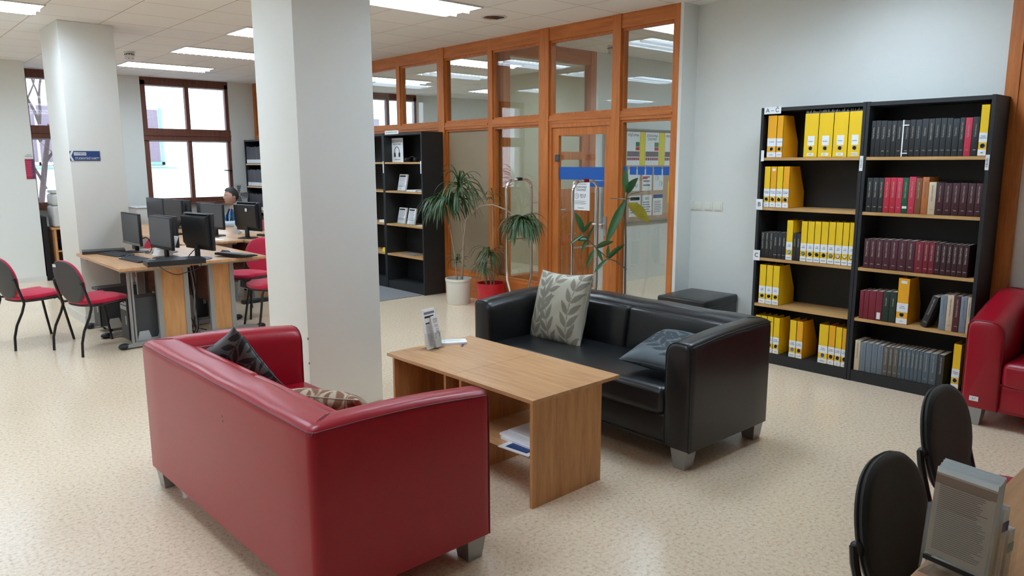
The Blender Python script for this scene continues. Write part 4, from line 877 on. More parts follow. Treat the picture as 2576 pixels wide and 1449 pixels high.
make_pillow('beige cushion lying on the red sofa seat beside its near arm', 0.21, 0.07, 'p_beige', 4, frame((1.555, 2.90, 0.53), (0.5, -0.87, 0), (0.68, 0.39, -0.62)))
make_pillow('silvery cushion just showing on the red sofa at the picture edge', 0.22, 0.075, 'p_silver', 5, frame((5.48, 0.98, 0.62), (0, -1, 0.05), (0.35, 0, 1)))

# ottoman
t = thing('ottoman', 'low black leather ottoman against the white wall', 'ottoman', (5.555, 3.70, 0), R(2))
MB().rbox(-0.27, 0.27, -0.235, 0.235, 0.05, 0.41, 0.012, 2).build('body', 'blackleather', t)
MB().rbox(-0.275, 0.275, -0.24, 0.24, 0.405, 0.475, 0.018, 4, puff=0.006).build('seat_cushion', 'blackleather', t)
for i, j in ((-1, -1), (1, -1), (1, 1), (-1, 1)): box(i*0.22-0.02, i*0.22+0.02, j*0.19-0.02, j*0.19+0.02, 0, 0.051).build('leg', 'silver', t)

# ------------------------------------------------------------------ coffee table and what is on it
t = thing('coffee_table', 'long low beech coffee table between the red and black sofas', 'coffee table', (2.605, 3.01, 0), R(0.5))
# local: x -0.315..0.315, y -0.61..0.61
MB().box(-0.316, 0.316, -0.61, -0.001, 0.522, 0.54).build('table_top', 'beech', t)
MB().box(-0.316, 0.316, 0.001, 0.61, 0.522, 0.54).build('table_top', 'beech', t)
for y in (-0.605, -0.075, 0.055, 0.54):
    MB().box(-0.312, 0.18, y, y+0.018, 0, 0.522).build('side_panel', 'beechv', t)
for a, b in ((-0.587, -0.075), (0.073, 0.54)):
    MB().box(-0.29, 0.17, a, b, 0.235, 0.253).build('shelf', 'beech', t); MB().box(-0.06, -0.042, a, b, 0.10, 0.235).build('stretcher', 'beech', t)
t = thing('leaflet_holder', 'clear acrylic holder with folded leaflets on the coffee table', 'leaflet holder', (2.545, 3.50, 0.54), R(14))
# local: front toward -Y ; leans back toward +Y
Mr = Matrix.Rotation(R(-11), 4, 'X')
fn = lambda u, v, s: tuple(Mr @ Vector((u, -s, v)))
MB().prism([(-0.052, 0.006), (0.052, 0.006), (0.052, 0.235), (-0.052, 0.235)], lambda p, s: fn(p[0], p[1], s), 0, -0.018).prism([(-0.052, 0.232), (0.052, 0.232), (0.052, 0.242), (-0.052, 0.242)], lambda p, s: fn(p[0], p[1], s), -0.001, -0.016).build('leaflets', 'white', t)
MB().prism([(0.0, 0.006), (0.052, 0.006), (0.052, 0.195), (0.0, 0.195)], lambda p, s: fn(p[0], p[1], s), 0.014, 0.004).build('small_leaflet', 'white', t)
hd = MB().prism([(-0.046, 0.212), (0.046, 0.212), (0.046, 0.226), (-0.046, 0.226)], lambda p, s: fn(p[0], p[1], s), 0.001, 0.0003); hd.build('heading_strip', 'greyink', t)
MB().prism([(-0.046, 0.190), (0.036, 0.190), (0.036, 0.202), (-0.046, 0.202)], lambda p, s: fn(p[0], p[1], s), 0.001, 0.0003).prism([(-0.046, 0.155), (-0.01, 0.155), (-0.01, 0.163), (-0.046, 0.163)], lambda p, s: fn(p[0], p[1], s), 0.001, 0.0003).build('heading', 'ink', t)
ln = MB(); lines(ln, 22, -0.046, -0.004, 0.148, 0.02, lambda u, v, s: fn(u, v, 0.0005+s), 0.35); lines(ln, 4, 0.006, 0.048, 0.18, 0.15, lambda u, v, s: fn(u, v, 0.0145+s), 0.35); ln.build('print', 'greyink', t)
dr = MB()
for x in (0.012, 0.02, 0.028, 0.036): dr.tube([fn(x, 0.142, 0.0146), fn(x+0.004, 0.142, 0.0146), fn(x+0.004, 0.128, 0.0146), fn(x, 0.128, 0.0146)], 0.0006, 4)
dr.tube([fn(0.010, 0.06, 0.0146), fn(0.010, 0.09, 0.0146), fn(0.035, 0.09, 0.0146)], 0.0012, 4).tube([fn(0.03, 0.10, 0.0146), fn(0.045, 0.092, 0.0146), fn(0.045, 0.065, 0.0146)], 0.0012, 4).tube([fn(0.026, 0.10, 0.0146), fn(0.026, 0.118, 0.0146), fn(0.04, 0.118, 0.0146), fn(0.04, 0.10, 0.0146)], 0.0009, 4, close=True)
dr.build('drawing', 'ink', t)
MB().box(-0.058, 0.058, -0.03, 0.065, 0, 0.003).prism([(-0.056, 0.003), (0.056, 0.003), (0.056, 0.10), (-0.056, 0.10)], lambda p, s: fn(p[0], p[1], s), 0.018, 0.0155).prism([(-0.056, 0.003), (0.056, 0.003), (0.056, 0.13), (-0.056, 0.13)], lambda p, s: fn(p[0], p[1], s), -0.021, -0.0235).box(-0.0585, -0.056, -0.03, 0.03, 0.003, 0.1).box(0.056, 0.0585, -0.03, 0.03, 0.003, 0.1).build('acrylic_holder', 'acryl', t)
t = thing('leaflet_stack', 'small stack of folded white leaflets beside the acrylic holder', 'leaflets', (2.70, 3.545, 0.54), R(-30))
MB().box(-0.07, 0.09, -0.045, 0.045, 0.0, 0.011).box(-0.066, 0.094, -0.043, 0.047, 0.011, 0.0135).build('sheets', 'white', t)
ln = MB(); lines(ln, 1, -0.05, 0.06, 0.01, 0.0, lambda u, v, s: (u, v, 0.0137+s), 0.5, False); ln.build('print', 'greyink', t)
t = thing('pen', 'ballpoint pen with a purple grip on the coffee table', 'pen', (2.735, 3.468, 0.5455), R(38))
MB().tube([(-0.045, 0, 0), (0.07, 0, 0)], 0.0048, 8).build('barrel', 'lightplastic', t); MB().tube([(-0.046, 0, 0), (-0.015, 0, 0)], 0.0055, 8).build('grip', 'purple', t); MB().tube([(-0.062, 0, 0), (-0.046, 0, 0)], [0.0015, 0.0045], 8).build('tip', 'silver', t)
tag(MB().box(2.36, 2.62, 2.47, 2.70, 0.2532, 0.268).box(2.37, 2.64, 2.49, 2.72, 0.268, 0.279).box(2.42, 2.70, 2.50, 2.71, 0.279, 0.286).build('paper_stack', 'white'), 'stack of white papers on the coffee table shelf', 'papers')
t = tag(MB().box(0, 0.18, 0, 0.2, 0, 0.004).build('magazine', 'white', None, (2.30, 2.43, 0.2535), (0, 0, R(6))), 'thin magazine with a blue printed cover on the table shelf', 'magazine')
MB().box(0.02, 0.10, 0.03, 0.17, 0.004, 0.0046).box(0.12, 0.16, 0.05, 0.19, 0.004, 0.0046).build('cover_print', 'signblue', t)

# ------------------------------------------------------------------ upholstered stacking chair
def superell(a, b, n, k, top=1.0):
    r = []
    for i in range(k):
        t_ = 2*math.pi*i/k; c, s = math.cos(t_), math.sin(t_)
        r.append((a*math.copysign(abs(c)**(2/n), c), b*math.copysign(abs(s)**(2/n), s)))
    return r
def pad(mb, outline, fn, T0, T1, crown=0.012, edge=0.012):
    """closed padded disc: outline pts (u,v); fn(u,v,w)"""
    k = len(outline); levels = []
    for (sc, w_) in [(0.0, T1+crown), (0.35, T1+crown*0.88), (0.7, T1+crown*0.5), (0.9, T1), (0.97, T1-edge*0.4), (1.0, (T0+T1)/2), (0.97, T0+edge*0.3), (0.9, T0), (0.5, T0), (0.0, T0)]:
        levels.append([fn(u*sc, v*sc, w_) for (u, v) in outline])
    vs = [p for l in levels for p in l]
    mb.add(vs, [(i*k+j, i*k+(j+1) % k, (i+1)*k+(j+1) % k, (i+1)*k+j) for i in range(len(levels)-1) for j in range(k)], True)
    return mb
def make_chair(shell='shell', fab='redfabric', backfab=None, label='', seatfab=None):
    t = thing('upholstered_chair', label, 'chair')
    so = superell(0.215, 0.225, 3.0, 40)
    sfn = lambda u, v, w_: (u+0.02, v*(1-0.08*(u < 0)*abs(u)/0.215), w_+0.02*(u/0.215)*(-1 if u > 0.12 else 0)+0.012*(u/0.215))
    pad(MB(), so, sfn, 0.435, 0.475, 0.016).build('seat', seatfab or fab, t)
    pad(MB(), [(u*0.97, v*0.97) for u, v in so], lambda u, v, w_: sfn(u, v, w_), 0.418, 0.437, 0.0, 0.006).build('seat_shell', shell, t)
    # backrest outline: egg, wide at two thirds, narrowing below
    bo = []
    for (y, z) in superell(0.215, 0.195, 2.35, 44):
        z0 = z; y *= (1-0.20*max(0, -z0/0.20)**1.3)
        bo.append((y, z))
    lean = 0.20
    bfn = lambda y, z, w_: (-0.225-lean*z+w_+0.30*(y*y), y, 0.622+z)
    pad(MB(), bo, lambda y, z, w_: bfn(y, z, w_), 0.0, 0.03, 0.008, 0.012).build('backrest', fab if not backfab else backfab, t)
    pad(MB(), [(y*1.0, z*0.985) for y, z in bo], lambda y, z, w_: bfn(y, z, w_), -0.010, 0.010, -0.0, 0.006).build('backrest_shell', shell, t)
    for s_ in (1, -1):
        MB().tube([(-0.215, s_*0.195, 0.625), (-0.222, s_*0.222, 0.63), (-0.214, s_*0.228, 0.59), (-0.19, s_*0.228, 0.50), (-0.17, s_*0.226, 0.43)], 0.012, 8).ball((-0.216, s_*0.212, 0.625), 0.02, 0.016, 0.022, 10).build('back_bracket', 'blackmetal', t)
        MB().tube([(-0.17, s_*0.226, 0.44), (-0.165, s_*0.226, 0.405), (-0.19, s_*0.228, 0.33), (-0.245, s_*0.23, 0.22), (-0.272, s_*0.232, 0.12), (-0.278, s_*0.232, 0.0)], 0.0115, 8).build('leg', 'blackmetal', t)
        MB().tube([(0.15, s_*0.17, 0.42), (0.17, s_*0.185, 0.38), (0.20, s_*0.20, 0.2), (0.235, s_*0.21, 0.0)], 0.0115, 8).build('leg', 'blackmetal', t)
        MB().tube([(-0.17, s_*0.222, 0.425), (0.0, s_*0.19, 0.415), (0.16, s_*0.172, 0.418)], 0.010, 8).build('seat_rail', 'blackmetal', t)
    MB().tube([(0.12, -0.175, 0.412), (0.12, 0.175, 0.412)], 0.010, 8).build('stretcher', 'blackmetal', t)
    return t
ch = make_chair(label='')
G = 'red and black upholstered chairs'
place(ch, (1.62, 7.34, 0), R(16), 'red chair with a charcoal back standing at the near corner of the computer desk', G)
MB().box(-0.279, -0.2775, 0.06, 0.11, 0.755, 0.78).build('inventory_sticker', 'white', ch)
c = copy_tree(ch); place(c, (1.24, 7.99, 0), R(15), 'red chair with a charcoal back, cut by the left picture edge', G)
for q in list(c.children):
    if q.name.startswith('inventory'): bpy.data.objects.remove(q)
c = copy_tree(c); place(c, (3.24, 7.86, 0), R(205), 'red chair facing the right side of the computer desks, fully showing its back pad', G)
c = copy_tree(c); place(c, (3.13, 7.02, 0), R(176), 'red chair half hidden by the near pillar, only seat and legs showing', G)
cb = make_chair('blackplastic', 'redfabric', 'blackfabric', 'black chair nearest the camera, pulled up to the desk with the brochure rack', 'blackfabric')
place(cb, (2.108, 0.525, 0), R(-90), None, G)
cr_ = make_chair('blackplastic', 'redfabric', 'blackfabric', 'black-backed chair with a red seat standing behind the nearer black one')
place(cr_, (2.937, 0.654, 0), R(-90), None, G)
c = copy_tree(ch); place(c, (2.45, 8.9, 0), R(200), 'charcoal chair back showing between the two monitors of the front desk', G)

# ------------------------------------------------------------------ computer desks
def make_desk(lb, x0, x1, y0, y1, panel, side, group='beech computer desks', H=0.745):
    t = thing('computer_desk', lb, 'desk', ((x0+x1)/2, (y0+y1)/2, 0), 0, group)
    X, Y = (x1-x0)/2, (y1-y0)/2
    MB().rbox(-X, X, -Y, Y, H-0.028, H, 0.004, 1).build('desk_top', 'beech', t)
    pc = panel[0]-(x0+x1)/2, panel[1]-(x0+x1)/2
    n = 3
    for k in range(n):
        y = -Y+0.17+(2*Y-0.34)*k/(n-1); 
        f = MB()
        f.box(-X+0.05, X-0.02, y-0.02, y+0.02, H-0.06, H-0.028)
        if k == 0:
            f.box(pc[0]-0.03, pc[0]+0.012, y-0.02, y+0.02, 0.04, H-0.06).box(pc[1]-0.012, pc[1]+0.03, y-0.02, y+0.02, 0.04, H-0.06)
            MB().box(pc[0]+0.012, pc[1]-0.012, y-0.012, y+0.012, 0.05, H-0.06).build('leg_panel', 'beechv', t)
        else: f.box(pc[0]-0.03, pc[0]+0.03, y-0.02, y+0.02, 0.04, H-0.06).box(pc[1]-0.02, pc[1]+0.02, y-0.02, y+0.02, 0.04, H-0.06)
        s_ = 1 if side < 0 else -1
        if k == 0 and side < 0: f.box(-X+0.10, -X+0.115, y-0.02, y+0.02, 0.05, H-0.06).box(-X+0.125, -X+0.14, y-0.02, y+0.02, 0.05, H-0.06)
        f.prism([(-X+0.03, 0.015), (X-0.03, 0.015), (X-0.03, 0.055), (-X+0.12, 0.055), (-X+0.03, 0.035)], lambda p, s: (p[0]*s_, s, p[1]), y-0.03, y+0.03)
        f.build('leg_frame', 'greymetal', t)
        MB().ball((s_*(-X+0.03), y, 0.028), 0.05, 0.036, 0.028, 12).build('foot_cap', 'blackplastic', t)
    xm = pc[1]+0.02 if side < 0 else pc[0]-0.02
    box(xm-0.009, xm+0.009, -Y+0.23, Y-0.06, 0.33, H-0.06).build('modesty_panel', 'walnut', t)
    return t
make_desk('front beech computer desk nearest the red chairs', 1.725, 2.385, 6.91, 8.42, (2.09, 2.31), -1)
make_desk('front beech computer desk nearest the near pillar', 2.40, 3.05, 6.93, 8.42, (2.565, 2.745), 1)
make_desk('rear beech computer desk on the aisle side', 2.80, 3.49, 8.55, 11.85, (3.14, 3.38), -1)
make_desk('rear beech computer desk where the man sits', 3.50, 4.16, 8.36, 11.85, (3.60, 3.80), 1)
def make_monitor(style, wd=0.52, hh=0.31, zb=0.10):
    """faces -X (screen at x<0), base at origin"""
    t = thing('computer_monitor', '', 'monitor')
    W_ = wd/2
    MB().rbox(0, 0.028, -W_, W_, zb, zb+hh, 0.006, 2).build('housing', 'blackplastic', t)
    MB().box(-0.0015, 0.0, -W_+0.014, W_-0.014, zb+0.03, zb+hh-0.012).build('screen', 'screen', t)
    if style == 'silver': MB().rbox(-0.003, 0.001, -W_+0.002, W_-0.002, zb+0.001, zb+0.026, 0.001, 1).build('chin_strip', 'silver', t)
    if style == 'bulky':
        MB().prism([(0.028, zb+0.012), (0.065, zb+0.06), (0.075, zb+hh-0.035), (0.028, zb+hh-0.004)], lambda p, s: (p[0], s, p[1]), -W_+0.03, W_-0.03).build('rear_cover', 'blackplastic', t)
        b = MB()
        for k in range(5): b.box(0.028, 0.06-0.004*k, -W_+0.05, W_-0.05, zb+hh-0.0065+0.0*k, zb+hh-0.0045)
        b.build('vent_slots', 'greyplastic', t)
    else:
        MB().rbox(0.026, 0.05, -W_*0.55, W_*0.55, zb+0.06, zb+hh*0.8, 0.008, 2).build('rear_cover', 'blackplastic', t)
    MB().rbox(0.035, 0.062, -0.03, 0.03, 0.008, zb+0.13, 0.004, 2).build('stand_neck', 'blackplastic', t)
    MB().lathe([(0.0, 0.0), (0.118, 0.0), (0.12, 0.006), (0.10, 0.012), (0.0, 0.016)], 28, (0.04, 0, 0)).build('stand_base', 'blackplastic', t)
    return t
mp1 = make_monitor('plain', 0.52, 0.305, 0.09); mp2 = make_monitor('silver', 0.52, 0.32, 0.075); mp3 = make_monitor('bulky', 0.50, 0.34, 0.09); mp4 = make_monitor('plain', 0.48, 0.31, 0.06)
HD = 0.745; GM = 'flat computer monitors on the desks'
def PM(o, x, y, yaw, lb): return place(o, (x, y, HD), R(yaw), lb, GM)
PM(mp2, 2.176, 8.16, 2, 'monitor with a silver chin strip on the front desk')
PM(mp1, 2.229, 7.41, 4, 'dark screen monitor standing behind the flat black box on the front desk')
PM(mp3, 2.513, 7.137, 189, 'bulky black monitor seen from behind at the front of the desk')
PM(mp4, 2.45, 7.90, 188, 'black monitor seen from behind between the two front screens')
PM(copy_tree(mp1), 3.40, 9.26, 9, 'dark screen monitor on the rear desk beside the man card')
PM(copy_tree(mp1), 3.42, 10.735, 8, 'middle dark screen monitor of the rear desk')
PM(copy_tree(mp1), 3.42, 11.50, 8, 'dark screen monitor of the rear desk nearest the window')
PM(copy_tree(mp3), 3.66, 8.73, 190, 'monitor back with a white sticker, in front of the man')
PM(copy_tree(mp4), 3.68, 10.15, 188, 'monitor back on the rear desk, partly above the bulky one')
PM(copy_tree(mp4), 3.70, 11.16, 190, 'farthest monitor back under the window middle')
sgn_ = tag(MB().box(0, 0.001, -0.02, 0.02, -0.018, 0.018).build('inventory_sticker', 'white', None, (3.585, 8.66, HD+0.34), (0, 0, R(10))), 'white inventory sticker on the monitor back before the man', 'sticker')
def make_keyboard(m='blackplastic'):
    t = thing('keyboard', '', 'keyboard')
    MB().prism([(-0.075, 0), (0.075, 0), (0.075, 0.022), (-0.075, 0.010)], lambda p, s: (p[0], s, p[1]), -0.22, 0.22).build('case', m, t)
    k = MB()
    for i in range(5):
        for j in range(15):
            x = -0.06+i*0.026; z = 0.010+(x+0.075)/0.15*0.012; y = -0.205+j*0.0275
            k.box(x, x+0.021, y, y+0.023, z, z+0.005)
    k.build('keys', 'greyplastic', t, kind='stuff'); return t
kb = make_keyboard()
place(kb, (1.98, 7.98, HD), R(10), 'black keyboard in front of the silver-chinned monitor', 'computer keyboards')
place(copy_tree(kb), (2.01, 7.42, HD), R(6), 'black keyboard partly under the flat black box', 'computer keyboards')
place(copy_tree(kb), (2.80, 7.06, HD+0.012), R(196), 'black keyboard standing tilted behind the bulky monitor', 'computer keyboards')
place(copy_tree(kb), (3.10, 9.9, HD), R(5), 'black keyboard on the rear desk', 'computer keyboards')
place(copy_tree(kb), (3.92, 8.72, HD), R(188), 'black keyboard at the man\'s neighbour place', 'computer keyboards')
def make_mouse():
    t = thing('computer_mouse', '', 'mouse'); MB().ball((0, 0, 0.0), 0.055, 0.032, 0.036, 16).build('mouse_body', 'blackplastic', t)
    MB().box(0.012, 0.03, -0.003, 0.003, 0.03, 0.037).build('scroll_wheel', 'greyplastic', t); return t
ms = make_mouse()
place(ms, (2.02, 7.66, HD+0.002), R(20), 'black mouse on a white pad near the silver-chinned monitor', 'computer mice')
place(copy_tree(ms), (2.82, 7.38, HD), R(160), 'black mouse behind the tilted keyboard', 'computer mice')
place(copy_tree(ms), (3.20, 8.86, HD+0.002), R(10), 'black mouse on a white sheet at the rear desk edge', 'computer mice')
tag(box(1.94, 2.10, 7.57, 7.76, HD, HD+0.0015).build('mouse_pad', 'white'), 'white mouse pad on the front desk', 'mouse pad')
tag(box(3.10, 3.34, 8.72, 8.98, HD, HD+0.0015).build('paper_sheet', 'white'), 'white sheet under the mouse on the rear desk', 'paper')
t = thing('equipment_box', 'flat black box overhanging the front edge of the front desk', 'device', (2.19, 6.93, HD), R(-7))
MB().prism([(-0.12, 0.0), (0.10, 0.0), (0.12, 0.045), (-0.12, 0.045)], lambda p, s: (s, p[0], p[1]), -0.24, 0.24).build('case', 'blackplastic', t)
MB().box(-0.2, -0.14, 0.06, 0.09, 0.045, 0.0465).build('silver_sticker', 'lightplastic', t)
t = thing('equipment_box', 'flat black box at the far pillar end of the front desk', 'device', (1.95, 8.30, HD), R(-12))
MB().prism([(-0.09, 0.0), (0.10, 0.0), (0.11, 0.03), (-0.10, 0.03)], lambda p, s: (s, p[0], p[1]), -0.19, 0.19).build('case', 'greyplastic', t)
t = thing('instruction_sheet', 'white bent instruction sheet between the front monitors', 'paper', (2.29, 7.60, HD), R(25))
MB().prism([(0.0, 0.0), (0.002, 0.0), (0.10, 0.19), (0.098, 0.19)], lambda p, s: (p[0], s, p[1]), -0.13, 0.13).build('sheet', 'white', t)
ln = MB(); lines(ln, 8, -0.10, 0.10, 0.16, 0.05, lambda u, v, s: (0.0-0.0006+v*0.52, -u, v), 0.35); ln.build('print', 'greyink', t)
tag(MB().prism([(0, 0), (0.003, 0), (0.06, 0.20), (0.057, 0.20)], lambda p, s: (3.72+p[0], 9.35+s, HD+p[1]), -0.1, 0.1).build('desk_card', 'lightplastic'), 'pale upright card standing on the desk before the man', 'card')
tag(MB().box(3.8, 4.05, 9.35, 9.6, HD, HD+0.03).box(3.82, 4.04, 9.36, 9.58, HD+0.03, HD+0.045).build('paper_stack', ['white']), 'papers on the desk in front of the man', 'papers')
def make_pc():
    t = thing('computer_tower', '', 'computer')
    MB().rbox(-0.20, 0.20, -0.09, 0.09, 0.06, 0.44, 0.004, 1).build('case', 'greyplastic', t)
    f = MB().rbox(-0.215, -0.20, -0.09, 0.09, 0.06, 0.44, 0.004, 1); f.build('front_bezel', 'blackplastic', t)
    MB().box(-0.218, -0.215, -0.075, 0.075, 0.38, 0.415).box(-0.218, -0.215, -0.075, 0.075, 0.335, 0.37).box(-0.218, -0.215, -0.06, -0.03, 0.20, 0.28).build('drive_bay', 'silver', t)
    c_ = MB().box(-0.15, 0.15, -0.105, 0.105, 0.03, 0.06).prism([(-0.15, 0.06), (-0.03, 0.06), (-0.05, 0.13), (-0.13, 0.13)], lambda p, s: (p[0], s, p[1]), -0.105, -0.095).prism([(0.03, 0.06), (0.15, 0.06), (0.13, 0.13), (0.05, 0.13)], lambda p, s: (p[0], s, p[1]), -0.105, -0.095)
    c_.build('cradle', 'lightplastic', t)
    for i in (-1, 1):
        for j in (-1, 1): MB().ball((i*0.13, j*0.09, 0.018), 0.018, 0.012, 0.018, 8).build('caster', 'blackplastic', t)
    return t
pc = make_pc()
place(pc, (2.03, 7.25, 0), R(4), 'tall dark computer tower under the near end of the front desk', 'computer towers')
place(copy_tree(pc), (1.99, 8.05, 0), R(3), 'computer tower on a white cradle behind the red chair', 'computer towers')
place(copy_tree(pc), (2.665, 7.96, 0), R(91), 'computer tower seen between the two wooden leg panels', 'computer towers')
place(copy_tree(pc), (3.95, 9.3, 0), R(182), 'computer tower under the man\'s desk', 'computer towers')
# cables
def cable(lb, pts, r=0.004, m='cable'):
    P = [Vector(p) for p in pts]; out = []
    for i in range(len(P)-1):
        p0, p1, p2, p3 = P[max(i-1, 0)], P[i], P[i+1], P[min(i+2, len(P)-1)]
        for k in range(8):
            t_ = k/8; out.append(0.5*((2*p1)+(-p0+p2)*t_+(2*p0-5*p1+4*p2-p3)*t_**2+(-p0+3*p1-3*p2+p3)*t_**3))
    out.append(P[-1]); return tag(MB().tube(out, r, 6).build('cable', m), lb, 'cable')
cable('black cable drooping from the flat black box over the desk edge', [(2.02, 6.84, 0.755), (2.08, 6.80, 0.70), (2.16, 6.79, 0.665), (2.26, 6.80, 0.68), (2.38, 6.86, 0.70), (2.42, 6.92, 0.735), (2.44, 6.99, 0.75)])
for i, (x, m) in enumerate([(2.40, 'cable'), (2.425, 'gcable'), (2.45, 'cable'), (2.475, 'gcable'), (2.39, 'cable'), (2.46, 'cable')]):
    cable('%s cable hanging between the wooden leg panels, %s of the bundle' % ('black' if m == 'cable' else 'grey', ORD[i]), [(x, 7.25+0.03*i, 0.72), (x+0.02*math.sin(i), 7.22+0.02*i, 0.5), (x-0.03*math.cos(i*2), 7.2+0.03*i, 0.25), (x+0.02, 7.2+0.04*i, 0.06), (x+0.1*(i-2.5)*0.5, 7.12+0.05*i, 0.006)], 0.0045, m)
cable('grey cable coiled on the floor under the rear desk', [(3.5, 8.75, 0.3), (3.46, 8.72, 0.12), (3.40, 8.7, 0.02), (3.30, 8.66, 0.012), (3.2, 8.7, 0.012), (3.28, 8.85, 0.012), (3.45, 8.9, 0.012)], 0.010, 'gcable')
cable('black cable loop behind the silver-chinned monitor', [(2.22, 8.05, 0.86), (2.27, 7.98, 0.9), (2.30, 7.93, 0.82), (2.27, 7.9, 0.76), (2.24, 7.95, 0.75)])
cable('black cable loop behind the bulky monitor', [(2.47, 7.10, 0.87), (2.40, 7.06, 0.83), (2.37, 7.10, 0.78), (2.40, 7.2, 0.752), (2.5, 7.3, 0.752)])
tag(MB().rbox(3.40, 3.78, 8.45, 8.52, 0, 0.045, 0.006, 1).build('power_strip', 'blackplastic'), 'black power strip on the floor under the rear desk', 'power strip')

# white cabinet / printer at the window, copier on a shelf
t = thing('printer', 'pale grey boxy printer beside the far pillar under the window', 'printer', (3.62, 12.30, 0))
MB().rbox(-0.30, 0.22, -0.25, 0.25, 0.70, 0.965, 0.012, 2).build('printer_body', 'lightplastic', t)
MB().rbox(-0.31, 0.23, -0.26, 0.26, 0.965, 0.985, 0.006, 1).build('lid', 'lightplastic', t); MB().rbox(0.02, 0.12, -0.2, -0.1, 0.985, 1.01, 0.006, 1).build('stapler_rest', 'blackplastic', t)
t = thing('side_table', 'beech side table under the boxy printer', 'table', (3.55, 12.30, 0))
MB().rbox(-0.60, 0.55, -0.36, 0.36, 0.672, 0.699, 0.004, 1).build('table_top', 'beechx', t)
for i in (-1, 1):
    for j in (-1, 1): box(i*0.5-0.02, i*0.5+0.02, j*0.3-0.02, j*0.3+0.02, 0, 0.672).build('leg', 'greymetal', t)
t = thing('shelf_unit', 'low beech shelf unit carrying the copier behind the wall pier', 'shelf', (2.22, 12.02, 0))
for x in (0.0, 0.68): box(x, x+0.03, 0, 0.45, 0, 0.72).build('side_panel', 'beechv', t)
box(-0.02, 0.73, -0.01, 0.46, 0.72, 0.745).build('top_board', 'beechx', t)
for z in (0.06, 0.40): box(0.03, 0.68, 0.02, 0.45, z, z+0.02).build('shelf', 'beechx', t)
box(0.03, 0.68, 0.43, 0.445, 0.06, 0.72).build('back_panel', 'walnut', t)
tag(MB().rbox(2.30, 2.52, 12.06, 12.32, 0.421, 0.56, 0.01, 1).build('storage_box', mat('dark_blue_box', col(44, 40, 100), 0.5)), 'dark blue box on the low shelf under the copier', 'box')
tag(MB().box(2.28, 2.56, 12.06, 12.36, 0.081, 0.20).build('paper_stack', 'greyink'), 'grey paper ream in the lowest compartment of the copier shelf', 'papers')
t = thing('copier', 'pale grey copier standing behind the far pillar', 'copier', (2.50, 12.24, 0.745))
MB().rbox(-0.26, 0.26, -0.20, 0.20, 0.0, 0.30, 0.03, 3).build('copier_body', 'lightplastic', t)
MB().rbox(-0.255, 0.25, -0.195, 0.19, 0.30, 0.47, 0.04, 3).build('upper_body', 'lightplastic', t)
MB().rbox(-0.24, 0.24, -0.18, 0.18, 0.475, 0.515, 0.01, 2).build('lid', 'lightplastic', t)
MB().rbox(-0.11, 0.1, -0.204, -0.19, 0.25, 0.42, 0.006, 2).build('paper_slot', 'greyplastic', t)
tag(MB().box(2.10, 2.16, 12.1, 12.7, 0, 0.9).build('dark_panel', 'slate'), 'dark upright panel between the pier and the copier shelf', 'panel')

# desk fan
t = thing('desk_fan', 'grey desk fan behind the seated man', 'fan', (4.95, 12.15, 0.02), R(215))
MB().lathe([(0.0, 0), (0.14, 0), (0.14, 0.02), (0.03, 0.05), (0.02, 0.95), (0.0, 0.95)], 20).build('stand', 'lightplastic', t)
g = MB()
for rr_ in (0.05, 0.09, 0.13, 0.17): g.tube([(0.06 if rr_ < 0.16 else 0.03, rr_*math.cos(a), 1.10+rr_*math.sin(a)) for a in [2*math.pi*k/28 for k in range(28)]], 0.002, 5, close=True)
for k in range(24):
    a = 2*math.pi*k/24; g.tube([(0.07, 0.02*math.cos(a), 1.10+0.02*math.sin(a)), (0.06, 0.12*math.cos(a), 1.10+0.12*math.sin(a)), (0.03, 0.17*math.cos(a), 1.10+0.17*math.sin(a)), (-0.02, 0.1*math.cos(a), 1.10+0.1*math.sin(a))], 0.0014, 4)
g.build('cage', 'greymetal', t)
b = MB()
for k in range(4):
    a = k*math.pi/2; c_, s_ = math.cos(a), math.sin(a)
    b.add([(0.02+dx, (r_*c_-q*s_), 1.10+(r_*s_+q*c_)) for (r_, q, dx) in ((0.02, -0.01, 0), (0.15, -0.05, 0.012), (0.15, 0.05, -0.012), (0.02, 0.02, 0))], [(0, 1, 2, 3)])
b.build('blades', 'greyplastic', t)
MB().rbox(-0.16, -0.01, -0.045, 0.045, 1.03, 1.14, 0.02, 3).build('motor_housing', 'lightplastic', t)

# ------------------------------------------------------------------ the seated man
def skin_chain(mb_name, verts, edges, radii, m, parent, sub=2, root=0):
    me = bpy.data.meshes.new(mb_name); me.from_pydata(verts, edges, []); o = bpy.data.objects.new(mb_name, me); COL.objects.link(o)
    md = o.modifiers.new('skin', 'SKIN'); sk = me.skin_vertices[0].data if me.skin_vertices else None
    if sk is None:
        bm = bmesh.new(); bm.from_mesh(me); bm.verts.layers.skin.verify(); bm.to_mesh(me); bm.free(); sk = me.skin_vertices[0].data
    for i, r_ in enumerate(radii): sk[i].radius = r_ if isinstance(r_, tuple) else (r_, r_); sk[i].use_root = (i == root)
    md.use_smooth_shade = True; sb = o.modifiers.new('sub', 'SUBSURF'); sb.levels = sub; sb.render_levels = sub
    dg = bpy.context.evaluated_depsgraph_get(); ev = o.evaluated_get(dg); nm = bpy.data.meshes.new_from_object(ev)
    bpy.data.objects.remove(o); nm.materials.clear(); nm.materials.append(MAT[m]); nm.polygons.foreach_set('use_smooth', [True]*len(nm.polygons))
    r = bpy.data.objects.new(mb_name, nm); COL.objects.link(r); r.parent = parent
    return r
